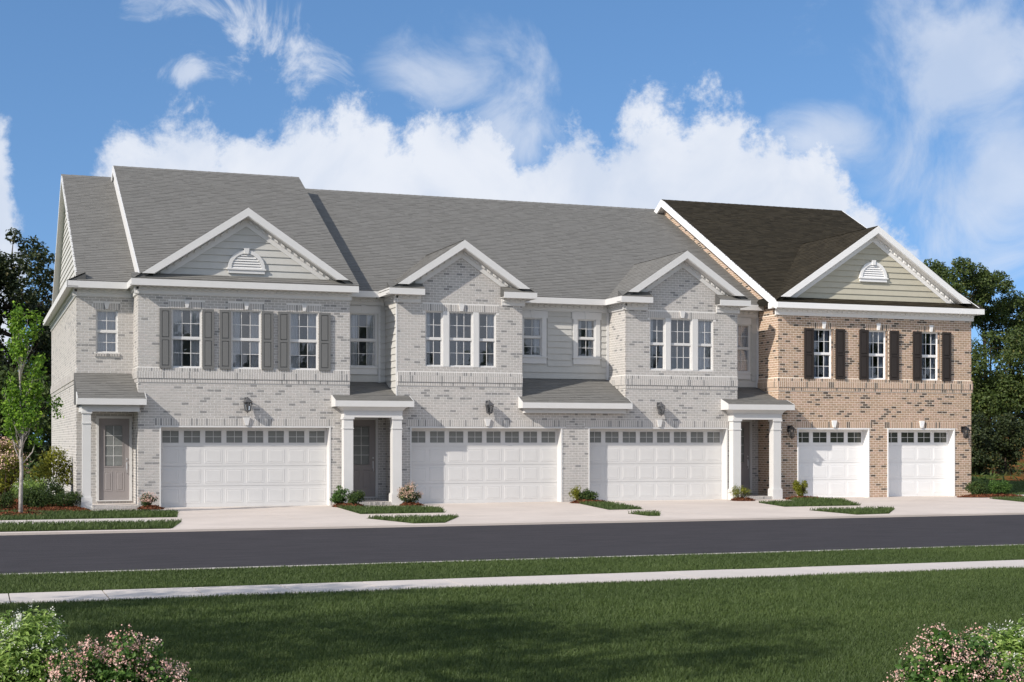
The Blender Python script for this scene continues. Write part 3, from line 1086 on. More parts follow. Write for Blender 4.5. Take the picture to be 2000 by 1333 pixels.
def gable(h, muted, xa, za, xl, xr, e, mode, xrl, xrr):
    """cross gable facing the road. xl/xr: roof eaves; xrl/xrr: feet of the rake boards."""
    tm = M['trim_grey'] if muted else M['trim_white']
    sm, dm = (M['shingle_grey'], M['deck_grey']) if muted else (M['shingle_dark'], M['deck_dark'])
    Yf, Yw = 45.06, 45.4
    zl, zr = za - PG * (xa - xl), za - PG * (xr - xa)
    yend = e + (za - ZE) / P_MAIN + 0.3
    t = 0.15
    rf = MB().ext_y([(xl, zl - .005), (xa, za - .005), (xr, zr - .005), (xr, zr - t), (xa, za - t - .02), (xl, zl - t)], Yf, yend)
    R = rf.build('gable_roof', dm, h)
    cph = 1 / sqrt(1 + PG * PG)
    for sgn, xe, z_e in ((-1, xl, zl), (1, xr, zr)):
        wdt = abs(xa - xe)
        L = wdt / cph

        def lim(v, z_e=z_e):
            z = z_e + v * cph * PG
            return (0, max(0.35, e + (z - ZE) / P_MAIN + 0.25 - (Yf - .03)))
        shingles(R, sm, (xe + sgn * 0.02, Yf - 0.03, z_e - 0.013), (0, 1, 0), (-sgn * cph, 0, PG * cph), L + 0.024, lim)
    # rake boards
    for sgn, xf in ((-1, xrl), (1, xrr)):
        zf = za - PG * abs(xa - xf)
        th = 0.24
        MB().ext_y([(xa, za + .015), (xf, zf + .015), (xf - sgn * 0.30, zf + 0.015), (xf - sgn * 0.30, zf + PG * .30 - th), (xa, za - th)] if False else
                   [(xa, za + .012), (xf, zf + .012), (xf - sgn * th / PG, zf + .012), (xa, za - th)], Yf - 0.055, Yf - 0.02).build('rake_board', tm, h)
        MB().ext_y([(xa, za - th - .001), (xf - sgn * (th / PG), zf + .010), (xf - sgn * (th / PG + .03), zf + .010), (xa, za - th - .02)], Yf - .02, Yw + .01).build('rake_soffit', tm, h)
        # frieze under the soffit on the wall
        t0, t1 = th + .02, th + 0.27
        zb = 7.04 if mode == 'closed' else 6.66
        xs0 = xa + sgn * (za - t0 - zb) / PG
        xs1 = xa + sgn * (za - t1 - zb) / PG
        MB().ext_y([(xa, za - t0), (xs0, zb), (xs1, zb), (xa, za - t1)], Yw - 0.045, Yw + .01).build('rake_frieze', tm, h)
        d = MB()
        x = 0.12
        while x < abs(xa - xs0) - 0.12:
            cx = xa + sgn * x
            zc = za - t0 - PG * x
            hw = 0.05
            d.ext_y([(cx - sgn * hw, zc + PG * hw - .02), (cx + sgn * hw, zc - PG * hw - .02), (cx + sgn * hw, zc - PG * hw - .095), (cx - sgn * hw, zc + PG * hw - .095)], Yw - .095, Yw - .046)
            x += 0.2
        d.build('dentils', tm, h, kind='stuff')
    return R


def pent(h, muted, x0, x1, ramps=True, left_hip=False):
    """little roof behind the front fascia between eave and gable wall."""
    sm, dm = (M['shingle_grey'], M['deck_grey']) if muted else (M['shingle_dark'], M['deck_dark'])
    R = MB().ext_x([(45.04, 6.845), (45.41, 7.045), (45.41, 6.70), (45.04, 6.70)], x0, x1).build('pent_roof', dm, h)
    shingles(R, sm, (x0, 45.02, 6.835), (1, 0, 0), (0, 0.38, 0.205), 0.432, lambda v: (0, x1 - x0), 0.108)


def column(h, x0, x1, y0, y1, zt, muted=True, name='porch_column'):
    tm = M['trim_grey']
    b = MB()
    b.box(x0 - .035, x1 + .035, y0 - .035, y1 + .035, 0.0, 0.34)
    b.box(x0 - .02, x1 + .02, y0 - .02, y1 + .02, 0.34, 0.37)
    b.box(x0, x1, y0, y1, 0.37, zt - 0.36)
    b.box(x0 - .02, x1 + .02, y0 - .02, y1 + .02, zt - 0.36, zt - 0.33)
    b.box(x0, x1, y0, y1, zt - 0.33, zt - 0.06)
    b.box(x0 - .03, x1 + .03, y0 - .03, y1 + .03, zt - 0.06, zt)
    b.build(name, tm, h)


def porch_roof(h, x0, x1, yf, zf, ywall, ztop, xi0, xi1, sides=(1, 1)):
    """lean-to roof: wide part in front of the bays (yf..45.4), narrow part back to the wall."""
    sm, dm, tm = M['shingle_grey'], M['deck_grey'], M['trim_grey']
    sl = (ztop - zf) / (ywall - yf)

    def z(y):
        return zf + sl * (y - yf)
    b = MB()
    b.ext_x([(yf, zf - .01), (45.40, z(45.40) - .01), (45.40, zf - .16), (yf, zf - .16)], x0, x1)
    R = b.build('porch_roof', dm, h)
    MB().ext_x([(45.401, z(45.401) - .01), (ywall, ztop - .01), (ywall, zf - .16), (45.401, zf - .16)], xi0, xi1).build('roof_deck', dm, R)
    L = sqrt((ywall - yf) ** 2 + (ztop - zf) ** 2)
    cut = L * (45.39 - yf) / (ywall - yf)
    shingles(R, sm, (x0, yf - .015, zf - .012), (1, 0, 0), (0, ywall - yf, ztop - zf), cut, lambda v: (0, x1 - x0), 0.135)
    shingles(R, sm, (xi0, 45.40, z(45.40) - .012), (1, 0, 0), (0, ywall - yf, ztop - zf), L - cut, lambda v: (0, xi1 - xi0), 0.135)
    f = MB()
    f.box(x0 - .02 * sides[0], x1 + .02 * sides[1], yf - .03, yf - .001, zf - .19, zf - .004)
    f.build('fascia', tm, h)
    for on, xa, xb in ((sides[0], x0 - .025, x0), (sides[1], x1, x1 + .025)):
        if not on:
            continue
        MB().ext_x([(yf, zf + .01), (45.39, z(45.39) + .01), (45.39, zf - .19), (yf, zf - .19)], xa, xb).build('side_fascia', tm, h)
    return R


def flare(h, x0, x1, y0, y1, z0, z1, out=0.13, crown=0.16):
    """entablature block with a flaring crown on three sides."""
    b = MB()
    b.box(x0, x1, y0, y1, z0, z1 - crown)
    b.box(x0 - .015, x1 + .015, y0 - .015, y1, z1 - crown - .012, z1 - crown + .012)
    lv = [(0.0, z1 - crown + .012), (out * .25, z1 - crown * .7), (out * .6, z1 - crown * .35), (out, z1 - .012), (out, z1)]
    for (o0, q0), (o1, q1) in zip(lv, lv[1:]):
        vs = [(x0 - o0, y0 - o0, q0), (x1 + o0, y0 - o0, q0), (x1 + o0, y1, q0), (x0 - o0, y1, q0),
              (x0 - o1, y0 - o1, q1), (x1 + o1, y0 - o1, q1), (x1 + o1, y1, q1), (x0 - o1, y1, q1)]
        b.add(vs, [(0, 1, 5, 4), (1, 2, 6, 5), (2, 3, 7, 6), (3, 0, 4, 7)])
    b.build('entablature', M['trim_grey'], h)


def lantern(x, z, label, black):
    Y = 45.39
    r = root('wall_lantern', (x, Y, z), label, 'wall lantern', 'carriage lanterns on the brick walls')
    m = M['lamp_black'] if black else M['lamp_grey']
    b = MB()
    b.box(x - .06, x + .06, Y - .02, Y + .005, z + .02, z + .24)
    b.build('back_plate', m, r)
    MB().tube([(x, Y - .02, z + .12), (x, Y - .08, z + .20), (x, Y - .15, z + .235), (x, Y - .21, z + .20)], [.024, .022, .02, .018], 6).build('arm', m, r)
    yc = Y - .21
    c = MB()
    c.tube([(x, yc, z + .225), (x, yc, z + .20), (x, yc, z + .11), (x, yc, z + .10)], [.03, .05, .16, .165], 6)
    c.tube([(x, yc, z + .26), (x, yc, z + .235), (x, yc, z + .205)], [.006, .022, .014], 6)
    c.build('cap', m, r)
    k = MB()
    for i in range(6):
        a = 2 * pi * (i + .5) / 6
        k.tube([(x + .125 * cos(a), yc + .125 * sin(a), z + .10), (x + .088 * cos(a), yc + .088 * sin(a), z - .16)], [.015, .015], 4)
    k.tube([(x, yc, z - .15), (x, yc, z - .175), (x, yc, z - .20)], [.10, .10, .03], 6)
    k.tube([(x, yc, z - .19), (x, yc, z - .225), (x, yc, z - .24)], [.015, .02, .004], 6)
    k.tube([(x, yc, z - .15), (x, yc, z + .02)], [.02, .02], 6)
    k.build('cage', m, r)
    g = MB().tube([(x, yc, z + .095), (x, yc, z - .148)], [.113, .079], 6, cap=False)
    g.build('glass', M['lamp_glass'], r)


def brick_step(h, bw, x0, x1, y0, y1, z0, z1):
    MB().box(x0, x1, y0 + 0.012, y1, z0, z1 - .02).build('step', M['mortar_grey'], h)
    MB().box(x0, x1, y0 + 0.10, y1, z1 - .02, z1).build('porch_floor', M['walk'], h)
    bw.row('y', y0 + .012, x0, x1, z0 + .005, z1, 0.075, 0.022)
    # tops of the rowlock bricks
    bw.row('y', y0 + .10, x0, x1, z1 - .02, z1 + .006, 0.075, 0.10)


def band(bw, h, muted, axis, pos, a0, a1, top=True):
    mm = M['mortar_grey'] if muted else M['mortar_tan']
    lv = [(4.105, 4.215, 0.03), (3.895, 4.10, 0.05), (3.775, 3.885, 0.025)]
    for (z0, z1, p) in lv:
        b = MB()
        if axis == 'y':
            b.box(a0, a1, pos - p, pos + .01, z0, z1)
        else:
            b.box(pos - p, pos + .01, a0, a1, z0, z1)
        b.build('brick_band', mm, h)
        bw.row(axis, pos - p, a0 - (p if axis == 'y' and top else 0), a1, z0, z1, 0.0755, 0.004)


def lintel(bw, h, muted, x0, x1, z0, z1, Y):
    MB().box(x0, x1, Y - .006, Y + .01, z0, z1).build('lintel', M['mortar_grey'] if muted else M['mortar_tan'], h)
    bw.row('y', Y - .006, x0, x1, z0, z1, 0.0755, 0.005)


def vent(h, muted, xc, Y, z0=7.14, r=0.5):
    """half-round louvred gable vent."""
    tm = M['trim_grey'] if muted else M['trim_white']
    b = MB()
    n = 14
    ri, ro = r - 0.11, r
    zc = z0 + 0.13
    vs, fs = [], []
    for i in range(n + 1):
        a = pi * i / n
        for rr in (ri, ro):
            for yy in (Y - 0.06, Y):
                vs.append((xc - rr * cos(a), yy, zc + rr * sin(a)))
    for i in range(n):
        q = 4 * i
        fs += [(q, q + 4, q + 6, q + 2), (q + 2, q + 6, q + 7, q + 3), (q + 1, q + 5, q + 4, q)]
    b.add(vs, fs)
    V = b.build('gable_vent', tm, h)
    MB().box(xc - r - .03, xc + r + .03, Y - .085, Y, zc - .045, zc).build('sill', tm, V)
    MB().box(xc - r + .01, xc + r - .01, Y - .055, Y, z0 - .02, zc - .045).build('apron', tm, V)
    MB().ext_y([(xc - .055, zc + ri - .01), (xc + .055, zc + ri - .01), (xc + .085, zc + r + .05), (xc - .085, zc + r + .05)], Y - .09, Y).build('keystone', tm, V)
    pts = [(xc - ri * cos(pi * i / n), zc + ri * sin(pi * i / n)) for i in range(n + 1)]
    MB().ext_y(pts, Y - .008, Y - .002).build('backing', tm, V)
    k = 6
    st = ri / k
    for j in range(k):
        q0 = zc + j * st
        wd = sqrt(max(0, ri * ri - ((j + .55) * st) ** 2))
        if wd < .05:
            continue
        MB().add([(xc - wd, Y - .050, q0), (xc + wd, Y - .050, q0), (xc + wd, Y - .012, q0 + st * 1.05), (xc - wd, Y - .012, q0 + st * 1.05),
                  (xc - wd, Y - .044, q0 - .004), (xc + wd, Y - .044, q0 - .004)], [(0, 1, 2, 3), (4, 5, 1, 0)]).build('louvre', tm, V)


# ================================================================== GROUND
def sheet(name, m, poly, z, parent=None, thick=0.0, kind='structure'):
    if thick:
        return MB().ext_z(poly, z - thick, z).build(name, m, parent, kind=kind)
    n = len(poly)
    area = sum(poly[i][0] * poly[(i + 1) % n][1] - poly[(i + 1) % n][0] * poly[i][1] for i in range(n))
    if area < 0:
        poly = poly[::-1]
    return MB().add([(x, y, z) for x, y in poly], [tuple(range(n))]).build(name, m, parent, kind=kind)


RN, RF = 23.62, 34.2          # near and far edges of the road
sheet('ground', M['lawn'], [(-900, -300), (1500, -300), (1500, 1800), (-900, 1800)], -0.16)
sheet('road', M['asphalt'], [(-300, RN), (600, RN), (600, RF), (-300, RF)], -0.055)
sheet('lawn', M['lawn'], [(-300, -60), (600, -60), (600, 19.28), (-300, 19.28)], -0.012, thick=0.1)
sheet('verge', M['lawn'], [(-300, 20.52), (600, 20.52), (600, RN - 0.14), (-300, RN - 0.14)], -0.012, thick=0.1)
sheet('kerb', M['kerb'], [(-300, RN - 0.14), (600, RN - 0.14), (600, RN), (-300, RN)], 0.004, thick=0.12)

walk = sheet('sidewalk', M['joint'], [(-300, 19.28), (600, 19.28), (600, 20.52), (-300, 20.52)], -0.03, thick=0.08)
slab_l = 1.19
me_slab = MB().box(0.008, slab_l - 0.008, 0.0, 1.236, -0.06, 0.0).mesh('slab', M['walk'])
for i in range(-12, 22):
    s_ = link('slab', me_slab, walk, (0.42 + i * slab_l, 19.282, 0.006 + random.uniform(-.0015, .0015)))
MB().box(-300, 0.42 - 12 * slab_l, 19.282, 20.518, -0.05, 0.006).build('slab', M['walk'], walk)
MB().box(0.42 + 22 * slab_l, 600, 19.282, 20.518, -0.05, 0.006).build('slab', M['walk'], walk)

# far side: kerb and gutter, driveway field, pavement
kerb2 = sheet('kerb', M['concrete'], [(-300, RF), (600, RF), (600, RF + 0.42), (-300, RF + 0.42)], -0.004, thick=0.10)
sheet('far_ground', M['lawn'], [(-300, RF + 0.42), (4.9, RF + 0.42), (4.9, 70), (-300, 70)], -0.02, thick=0.1)
drive = sheet('driveway', M['joint'], [(-300, RF + 0.42), (600, RF + 0.42), (600, 46.0), (-300, 46.0)], -0.05, thick=0.06)
xcuts = [4.25, 7.85, 10.9, 12.6, 15.65, 17.6, 18.7, 21.8, 23.9, 26.2, 28.6, 32.3, 34.6, 38.6]
ycuts = [RF + 0.425, 37.5, 39.62, 42.9, 45.72]
for i in range(len(xcuts) - 1):
    for j in range(len(ycuts) - 1):
        g = 0.006
        xa_, xb_ = xcuts[i] + g, xcuts[i + 1] - g
        MB().box(xa_, xb_, ycuts[j] + g, ycuts[j + 1] - g, -0.08, random.uniform(-.001, .001)).build('slab', M['concrete'], drive)
# pavement to the left and the right of the drives
for i in range(16):
    x1_ = 4.244 - i * 1.5
    MB().box(x1_ - 1.488, x1_, 37.506, 39.62, -0.08, 0.001).build('slab', M['walk'], drive)
for i in range(14):
    x0_ = 38.606 + i * 2.4
    MB().box(x0_, x0_ + 2.388, 37.506, 39.62, -0.08, 0.001).build('slab', M['walk'], drive)
MB().box(2.6, 4.244, 43.6, 45.0, -0.08, 0.0).build('slab', M['walk'], drive)
MB().box(34.6, 90, 43.9, 45.4, -0.08, 0.002).build('slab', M['walk'], drive)
sheet('side_lawn', M['lawn'], [(38.6, RF + 0.42), (300, RF + 0.42), (300, 37.5), (38.6, 37.5)], -0.01, thick=0.1)
sheet('side_lawn', M['lawn'], [(38.6, 39.62), (300, 39.62), (300, 43.9), (38.6, 43.9)], -0.01, thick=0.1)
sheet('side_lawn', M['lawn'], [(34.6, 45.4), (300, 45.4), (300, 60), (34.6, 60)], -0.01, thick=0.1)


def grass_blades(name, polys, dens, hgt, width, z, shade=None, jag=0.03, kind='stuff'):
    """polys: convex or simple polygons; blades scattered inside."""
    P = []
    for poly in polys:
        poly = np.array(poly, float)
        mn, mx = poly.min(0), poly.max(0)
        n = int((mx[0] - mn[0]) * (mx[1] - mn[1]) * dens)
        pt = rng.uniform(mn, mx, (n, 2))
        ins = np.zeros(n, bool)
        j = len(poly) - 1
        for i in range(len(poly)):
            xi, yi = poly[i]
            xj, yj = poly[j]
            if yi != yj:
                c = ((yi > pt[:, 1]) != (yj > pt[:, 1])) & (pt[:, 0] < (xj - xi) * (pt[:, 1] - yi) / (yj - yi) + xi)
                ins ^= c
            j = i
        P.append(pt[ins])
    P = np.vstack(P)
    n = len(P)
    # keep to what the camera's surroundings could show
    clump = 0.5 + 0.28 * np.sin(P[:, 0] * .7 + 1.9 * np.sin(P[:, 1] * .9)) + 0.28 * np.sin(P[:, 0] * 2.1 + 1.3 * np.sin(P[:, 1] * 1.7)) * np.sin(P[:, 1] * 2.7 + 1.1 * np.sin(P[:, 0] * 1.3))
    hh = hgt * rng.uniform(0.45, 1.15, n) * (0.8 + 0.35 * clump)
    an = rng.uniform(0, 2 * pi, n)
    wv = np.stack([np.cos(an), np.sin(an)], 1) * (width * rng.uniform(0.6, 1.2, n))[:, None]
    lean = rng.normal(0, 0.45, (n, 2)) * hh[:, None]
    lean[:, 0] += 0.12 * hh
    v = np.zeros((n, 4, 3))
    v[:, 0, :2] = P - wv / 2
    v[:, 1, :2] = P + wv / 2
    v[:, 2, :2] = P + wv * 0.2 + lean
    v[:, 3, :2] = P - wv * 0.2 + lean
    v[:, 0:2, 2] = z - 0.004
    v[:, 2:, 2] = (z + hh)[:, None]
    t = np.clip(0.18 + 0.40 * clump * rng.uniform(0.5, 1.3, n) + rng.normal(0, 0.08, n) + (rng.random(n) < 0.03) * 0.3, 0, 1)
    f = np.arange(n * 4).reshape(n, 4)
    me = mesh_np(name, v.reshape(-1, 3), f, t, 4, [M['grass']])
    return link(name, me, None, kind=kind)


# lawn in front of the viewer (wedge that the view takes in, with margins)
g1 = grass_blades('grass', [[(-1.6, 9.0), (9.5, 6.4), (12.2, 8.5), (-1.6, 12.0)]], 6500, 0.045, 0.006, -0.012)
g2 = grass_blades('grass', [[(-2.0, 12.0), (12.2, 8.5), (17.5, 13.5), (-2.0, 16.0)]], 4200, 0.045, 0.0075, -0.012)
g3 = grass_blades('grass', [[(-2.2, 16.0), (17.5, 13.5), (22.5, 19.27), (-2.2, 19.29)]], 2600, 0.045, 0.009, -0.012)
g4 = grass_blades('grass', [[(-2.5, 20.53), (22.5, 20.53), (25.5, RN - 0.13), (-2.5, RN - 0.13)]], 2200, 0.042, 0.010, -0.012)
for g_, lb in ((g1, 'short dense lawn grass nearest the viewer between the flowering bushes'), (g2, 'short dense lawn grass across the middle of the near lawn'), (g3, 'lawn grass along the near edge of the pavement'), (g4, 'narrow strip of grass between pavement and road')):
    g_['label'] = lb
    g_['category'] = 'grass'

ISL = [
    ([(-6, 39.66), (5.02, 39.66), (5.42, 42.7), (4.6, 43.45), (-6, 43.45)], 'grass strip in front of the leftmost front door'),
    ([(-6, 34.68), (4.28, 34.68), (4.85, 37.46), (-6, 37.46)], 'grass strip between pavement and road at the far left'),
    ([(10.35, 44.3), (9.97, 39.66), (12.4, 39.66), (13.05, 42.3), (12.5, 43.3), (11.1, 43.4)], 'grass island in front of the second porch'),
    ([(9.55, 37.45), (10.05, 34.72), (10.85, 34.72), (12.1, 37.45)], 'pointed grass island by the road below the second porch'),
    ([(18.3, 44.2), (17.4, 39.66), (18.55, 39.66), (19.3, 44.2)], 'slim grass wedge between the second and the third garage'),
    ([(17.0, 37.45), (16.95, 36.0), (17.25, 35.9), (17.95, 37.45)], 'smallest grass patch, by the road between second and third drives'),
    ([(24.0, 42.6), (23.25, 39.66), (25.95, 39.66), (27.9, 43.9), (27.2, 44.6), (26.3, 44.6), (25.6, 42.7)], 'grass island in front of the tan brick corner'),
    ([(22.75, 37.45), (22.6, 34.72), (23.75, 34.9), (25.7, 37.45)], 'pointed grass island by the road below the tan brick house'),
    ([(33.3, 42.9), (32.35, 39.66), (60, 39.66), (60, 42.9)], 'grass strip at the far right beyond the last drive'),
]
for poly, lb in ISL:
    o_ = sheet('grass_bed', M['lawn'], poly, 0.006)
    g_ = grass_blades('grass', [poly], 420, 0.085, 0.022, 0.006)
    g_['label'] = lb
    g_['category'] = 'grass'
g_ = grass_blades('grass', [[(-4, 43.45), (1.6, 43.45), (1.6, 62), (-4, 62)], [(34.8, 45.45), (48, 45.45), (56, 60), (34.8, 60)]], 160, 0.09, 0.03, -0.012)
g_['label'] = 'lawn grass beside and behind the ends of the row'
g_['category'] = 'grass'


def mulch_bed(poly, label, z=0.0):
    poly = np.array(poly, float)
    c = poly.mean(0)
    n = len(poly)
    vs = [(c[0], c[1], z + .07)]
    for s, hgt in ((0.62, 0.06), (1.0, 0.006)):
        vs += [(c[0] + (p[0] - c[0]) * s, c[1] + (p[1] - c[1]) * s, z + hgt) for p in poly]
    fs = [(0, 1 + i, 1 + (i + 1) % n) for i in range(n)] + [(1 + i, 1 + n + i, 1 + n + (i + 1) % n, 1 + (i + 1) % n) for i in range(n)]
    b = MB()
    b.add(vs, fs, 0.15)
    o = b.build('mulch', M['mulch'], kind='stuff')
    o['label'] = label
    o['category'] = 'mulch'
    # chips
    area = 0.5 * abs(sum(poly[i][0] * poly[(i + 1) % n][1] - poly[(i + 1) % n][0] * poly[i][1] for i in range(n)))
    k = int(area * 420)
    vs, ts = [], []
    for _ in range(k):
        i = random.randrange(n)
        a, b_ = random.random(), random.random()
        r = sqrt(a) * 1.02
        p = c + ((poly[i] - c) * (1 - b_) + (poly[(i + 1) % n] - c) * b_) * r
        zz = z + (0.07 * (1 - max(0, (r - .6) / .4)) if r > .6 else 0.068) + random.uniform(0.0, .03)
        d = Vector((random.gauss(0, 1), random.gauss(0, 1), random.gauss(0, .5))).normalized() * random.uniform(.02, .055)
        e = d.cross(Vector((random.gauss(0, 1), random.gauss(0, 1), 1))).normalized() * random.uniform(.008, .018)
        q = Vector((p[0], p[1], zz))
        vs += [q - d - e, q + d - e, q + d + e, q - d + e]
        ts.append(random.random())
    me = mesh_np('mulch_chips', np.array([tuple(v) for v in vs]), np.arange(k * 4).reshape(k, 4), ts, 4, [M['mulch']])
    link('mulch_chips', me, o, kind='stuff')


def ell(cx, cy, rx, ry, n=14, wob=0.12):
    return [(cx + rx * cos(2 * pi * i / n) * (1 + random.uniform(-wob, wob)), cy + ry * sin(2 * pi * i / n) * (1 + random.uniform(-wob, wob))) for i in range(n)]


mulch_bed([(-1.0, 44.6), (0.6, 43.9), (2.4, 43.6), (3.1, 43.9), (3.05, 44.9), (2.9, 46.5), (2.85, 52), (1.0, 54), (-.6, 50)], 'red brown mulch bed along the left end of the row')
mulch_bed(ell(1.1, 41.9, 0.85, 0.6), 'red brown mulch ring round the young tree')
mulch_bed(ell(4.9, 44.75, 0.36, 0.5), 'small mulch patch left of the leftmost garage')
mulch_bed(ell(10.75, 44.4, 0.50, 0.55), 'mulch patch left of the second porch')
mulch_bed(ell(12.75, 44.35, 0.36, 0.4), 'mulch patch in front of the right column of the second porch')
mulch_bed(ell(18.75, 44.3, 0.62, 0.65), 'mulch patch before the brick pier between two garages')
mulch_bed(ell(24.35, 44.3, 0.42, 0.45), 'mulch patch in front of the left column of the third porch')
mulch_bed(ell(26.9, 44.6, 0.72, 0.5), 'mulch patch at the left foot of the tan brick wall')
mulch_bed(ell(34.4, 44.15, 1.35, 0.55), 'mulch bed at the right corner of the tan brick house')
# ================================================================== THE ROW OF HOUSES
FY, RY = 45.40, 46.80            # front walls of the bays, set-back walls
GRP = 'townhouses joined in one row'

# ---------------------------------------------------------------- leftmost house
h1 = root('townhouse', (7.0, 50.0, 0), 'pale grey brick townhouse at the left end with three shuttered windows over a double garage', 'townhouse', GRP)
bw = Brickwork(h1, True)
mg = M['mortar_grey']
G1 = (5.22, 10.46, 0, 2.47)
W1 = [(5.58, 6.48), (7.37, 8.28), (9.16, 10.07)]
holes = [G1] + [(a, b, 4.22, 6.01) for a, b in W1]
wall_y(h1, mg, 4.6, 11.07, -0.1, 6.66, FY, holes)
bw.wall('y', FY, 4.6, 11.07, 0.0, 6.41, holes + [(4.5, 11.1, 3.775, 4.215)] + [(a - .1, b + .1, 6.01, 6.23) for a, b in W1] + [(5.08, 10.6, 2.47, 2.70)])
MB().box(4.6, 4.8, FY + .2, RY, -0.1, 6.66).build('wall', mg, h1)
bw.wall('x', 4.6, FY, RY, 0.0, 6.41, [(FY - .1, RY + .1, 3.775, 4.215)])
MB().box(10.87, 11.07, FY + .2, 62.2, -0.1, 6.66).build('wall', mg, h1)
band(bw, h1, True, 'y', FY, 4.6, 11.07)
band(bw, h1, True, 'x', 4.6, FY, RY)
lintel(bw, h1, True, 5.08, 10.6, 2.475, 2.70, FY)
keystone(h1, 7.83, 2.49, 2.73, FY, True)
for a, b in W1:
    sash_window(h1, a, b, 4.22, 6.01, FY, 3, True)
    lintel(bw, h1, True, a - .1, b + .1, 6.012, 6.225, FY)
    keystone(h1, (a + b) / 2, 6.03, 6.25, FY, True, .035, .09)
for a, b in ((5.22, 5.57), (6.49, 6.84), (7.01, 7.36), (8.29, 8.65), (8.80, 9.15), (10.08, 10.44)):
    shutter(h1, a, b, 4.20, 6.00, FY - .02, True)
garage_door(h1, G1[0], G1[1], FY, 8, True)
# entry wall
D1 = (3.495, 4.555, 0.17, 2.78)
WE = (3.48, 4.13, 4.70, 6.02)
wall_y(h1, mg, 2.92, 4.6, -0.1, 6.66, RY, [D1, WE])
bw.wall('y', RY, 2.92, 4.6, 0.1, 6.41, [D1, WE, (3.4, 4.65, 0, 0.17), (3.40, 4.21, 6.02, 6.23), (3.42, 4.19, 4.59, 4.70)])
bw.row('y', RY, 3.35, 4.6, 0.095, 0.165, 0.1, 0.02)
entry_door(h1, 3.57, 4.48, 0.2, 2.70, RY)
sash_window(h1, WE[0], WE[1], WE[2], WE[3], RY, 2, True, curtain='full')
lintel(bw, h1, True, 3.40, 4.21, 6.022, 6.23, RY)
keystone(h1, 3.805, 6.04, 6.25, RY, True, .035, .09)
bw.row('y', RY - .02, 3.42, 4.19, 4.59, 4.695, 0.075, 0.03)
# left side wall and back
MB().box(2.92, 3.1, RY + .2, 62.2, -0.1, 6.66).build('wall', mg, h1)
MB().box(2.92, 11.07, 62.2, 62.4, -0.1, 6.66).build('wall', mg, h1)
bw.wall('x', 2.92, RY, 62.2, 0.0, 6.41, [(RY - 1, 63, 3.775, 4.215)])
band(bw, h1, True, 'x', 2.92, RY, 62.2)
# eaves
eave_y(h1, True, 2.62, 4.37, EM - .02, RY, fx0=2.80, fx1=4.55)
eave_x(h1, True, 4.37, 4.6, EF, EM - .021, fy0=FY - .1, fy1=RY)
eave_y(h1, True, 4.37, 11.27, EF, FY, fx0=4.48, fx1=11.12)
eave_x(h1, True, 2.60, 2.92, EM - .05, 62.6, fy0=RY - .1, fy1=62.3)
# left gable end with siding and skirt roof
RYM = 55.0
zrm = main_z(RYM, EM)
R1, _ = main_roof(h1, 3.14, 4.66, EM, RYM, 62.6, True, sx0=2.9)
MB().ext_y([(2.64, 6.83), (3.16, 7.08), (3.16, 6.70), (2.64, 6.70)], EM + .02, 62.6).build('skirt_roof', M['deck_grey'], h1)
shingles(R1, M['shingle_grey'], (2.61, EM, 6.835), (0, 1, 0), (0.54, 0, 0.26), 0.585, lambda v: (0, 16.1), 0.146)
MB().ext_x([(EM + .5, 7.0), (RYM, zrm - .05), (62.5, 7.0)], 3.145, 3.16).build('gable_wall', M['siding_grey'], h1)
zb_pitch = (zrm - 6.86) / (62.6 - RYM)
siding_x(h1, M['siding_grey'], 47, 62, 7.06, zrm - .2, 3.145, lim=lambda z: (EM + (z + .24 - ZE) / P_MAIN, 62.6 - (z + .24 - 6.86) / zb_pitch))
rake(h1, True, 2.90, 2.935, EM, RYM, 62.6, zrm, y_from=46.95)
tmg = M['trim_grey']
MB().ext_x([(46.95, main_z(46.95, EM) - .02), (RYM, zrm - .02), (RYM, zrm - .16), (46.95, main_z(46.95, EM) - .16)], 2.936, 3.16).build('rake_soffit', tmg, h1)
MB().ext_x([(RYM + .001, zrm - .02), (62.6, 6.84), (62.6, 6.70), (RYM + .001, zrm - .16)], 2.936, 3.16).build('rake_soffit', tmg, h1)
# forward, higher roof over the bay
RYF = 54.14
R1b, zrf = main_roof(h1, 4.66, 11.28, EF, RYF, 62.6, True, sx0=4.63)
rake(h1, True, 4.60, 4.64, EF, RYF, 62.6, zrf, th=.22, y_from=45.35)
MB().ext_x([(45.5, 6.8), (RYF, zrf - .12), (62.5, 6.8)], 4.67, 4.70).build('cheek_wall', tmg, h1)
MB().ext_x([(45.5, 6.8), (RYF, zrf - .12), (62.5, 6.8)], 11.2, 11.24).build('cheek_wall', tmg, h1)
MB().box(4.40, 4.66, EF + .01, EM, 6.70, 6.845).build('eave_deck', M['deck_grey'], h1)
gable(h1, True, 7.82, 9.09, 4.40, 11.05, EF, 'closed', 4.66, 10.95)
pent(h1, True, 4.40, 11.27)
MB().ext_y([(4.75, 7.0), (7.82, 9.0), (10.9, 7.0)], FY, FY + .15).build('gable_wall', M['siding_grey'], h1)
siding_y(h1, M['siding_grey'], 4.8, 10.8, 7.03, 8.66, FY, lim=lambda z: (7.82 - (8.68 - z) / PG, 7.82 + (8.68 - z) / PG), pitch=.215)
vent(h1, True, 7.82, FY - .03, 7.15, .57)
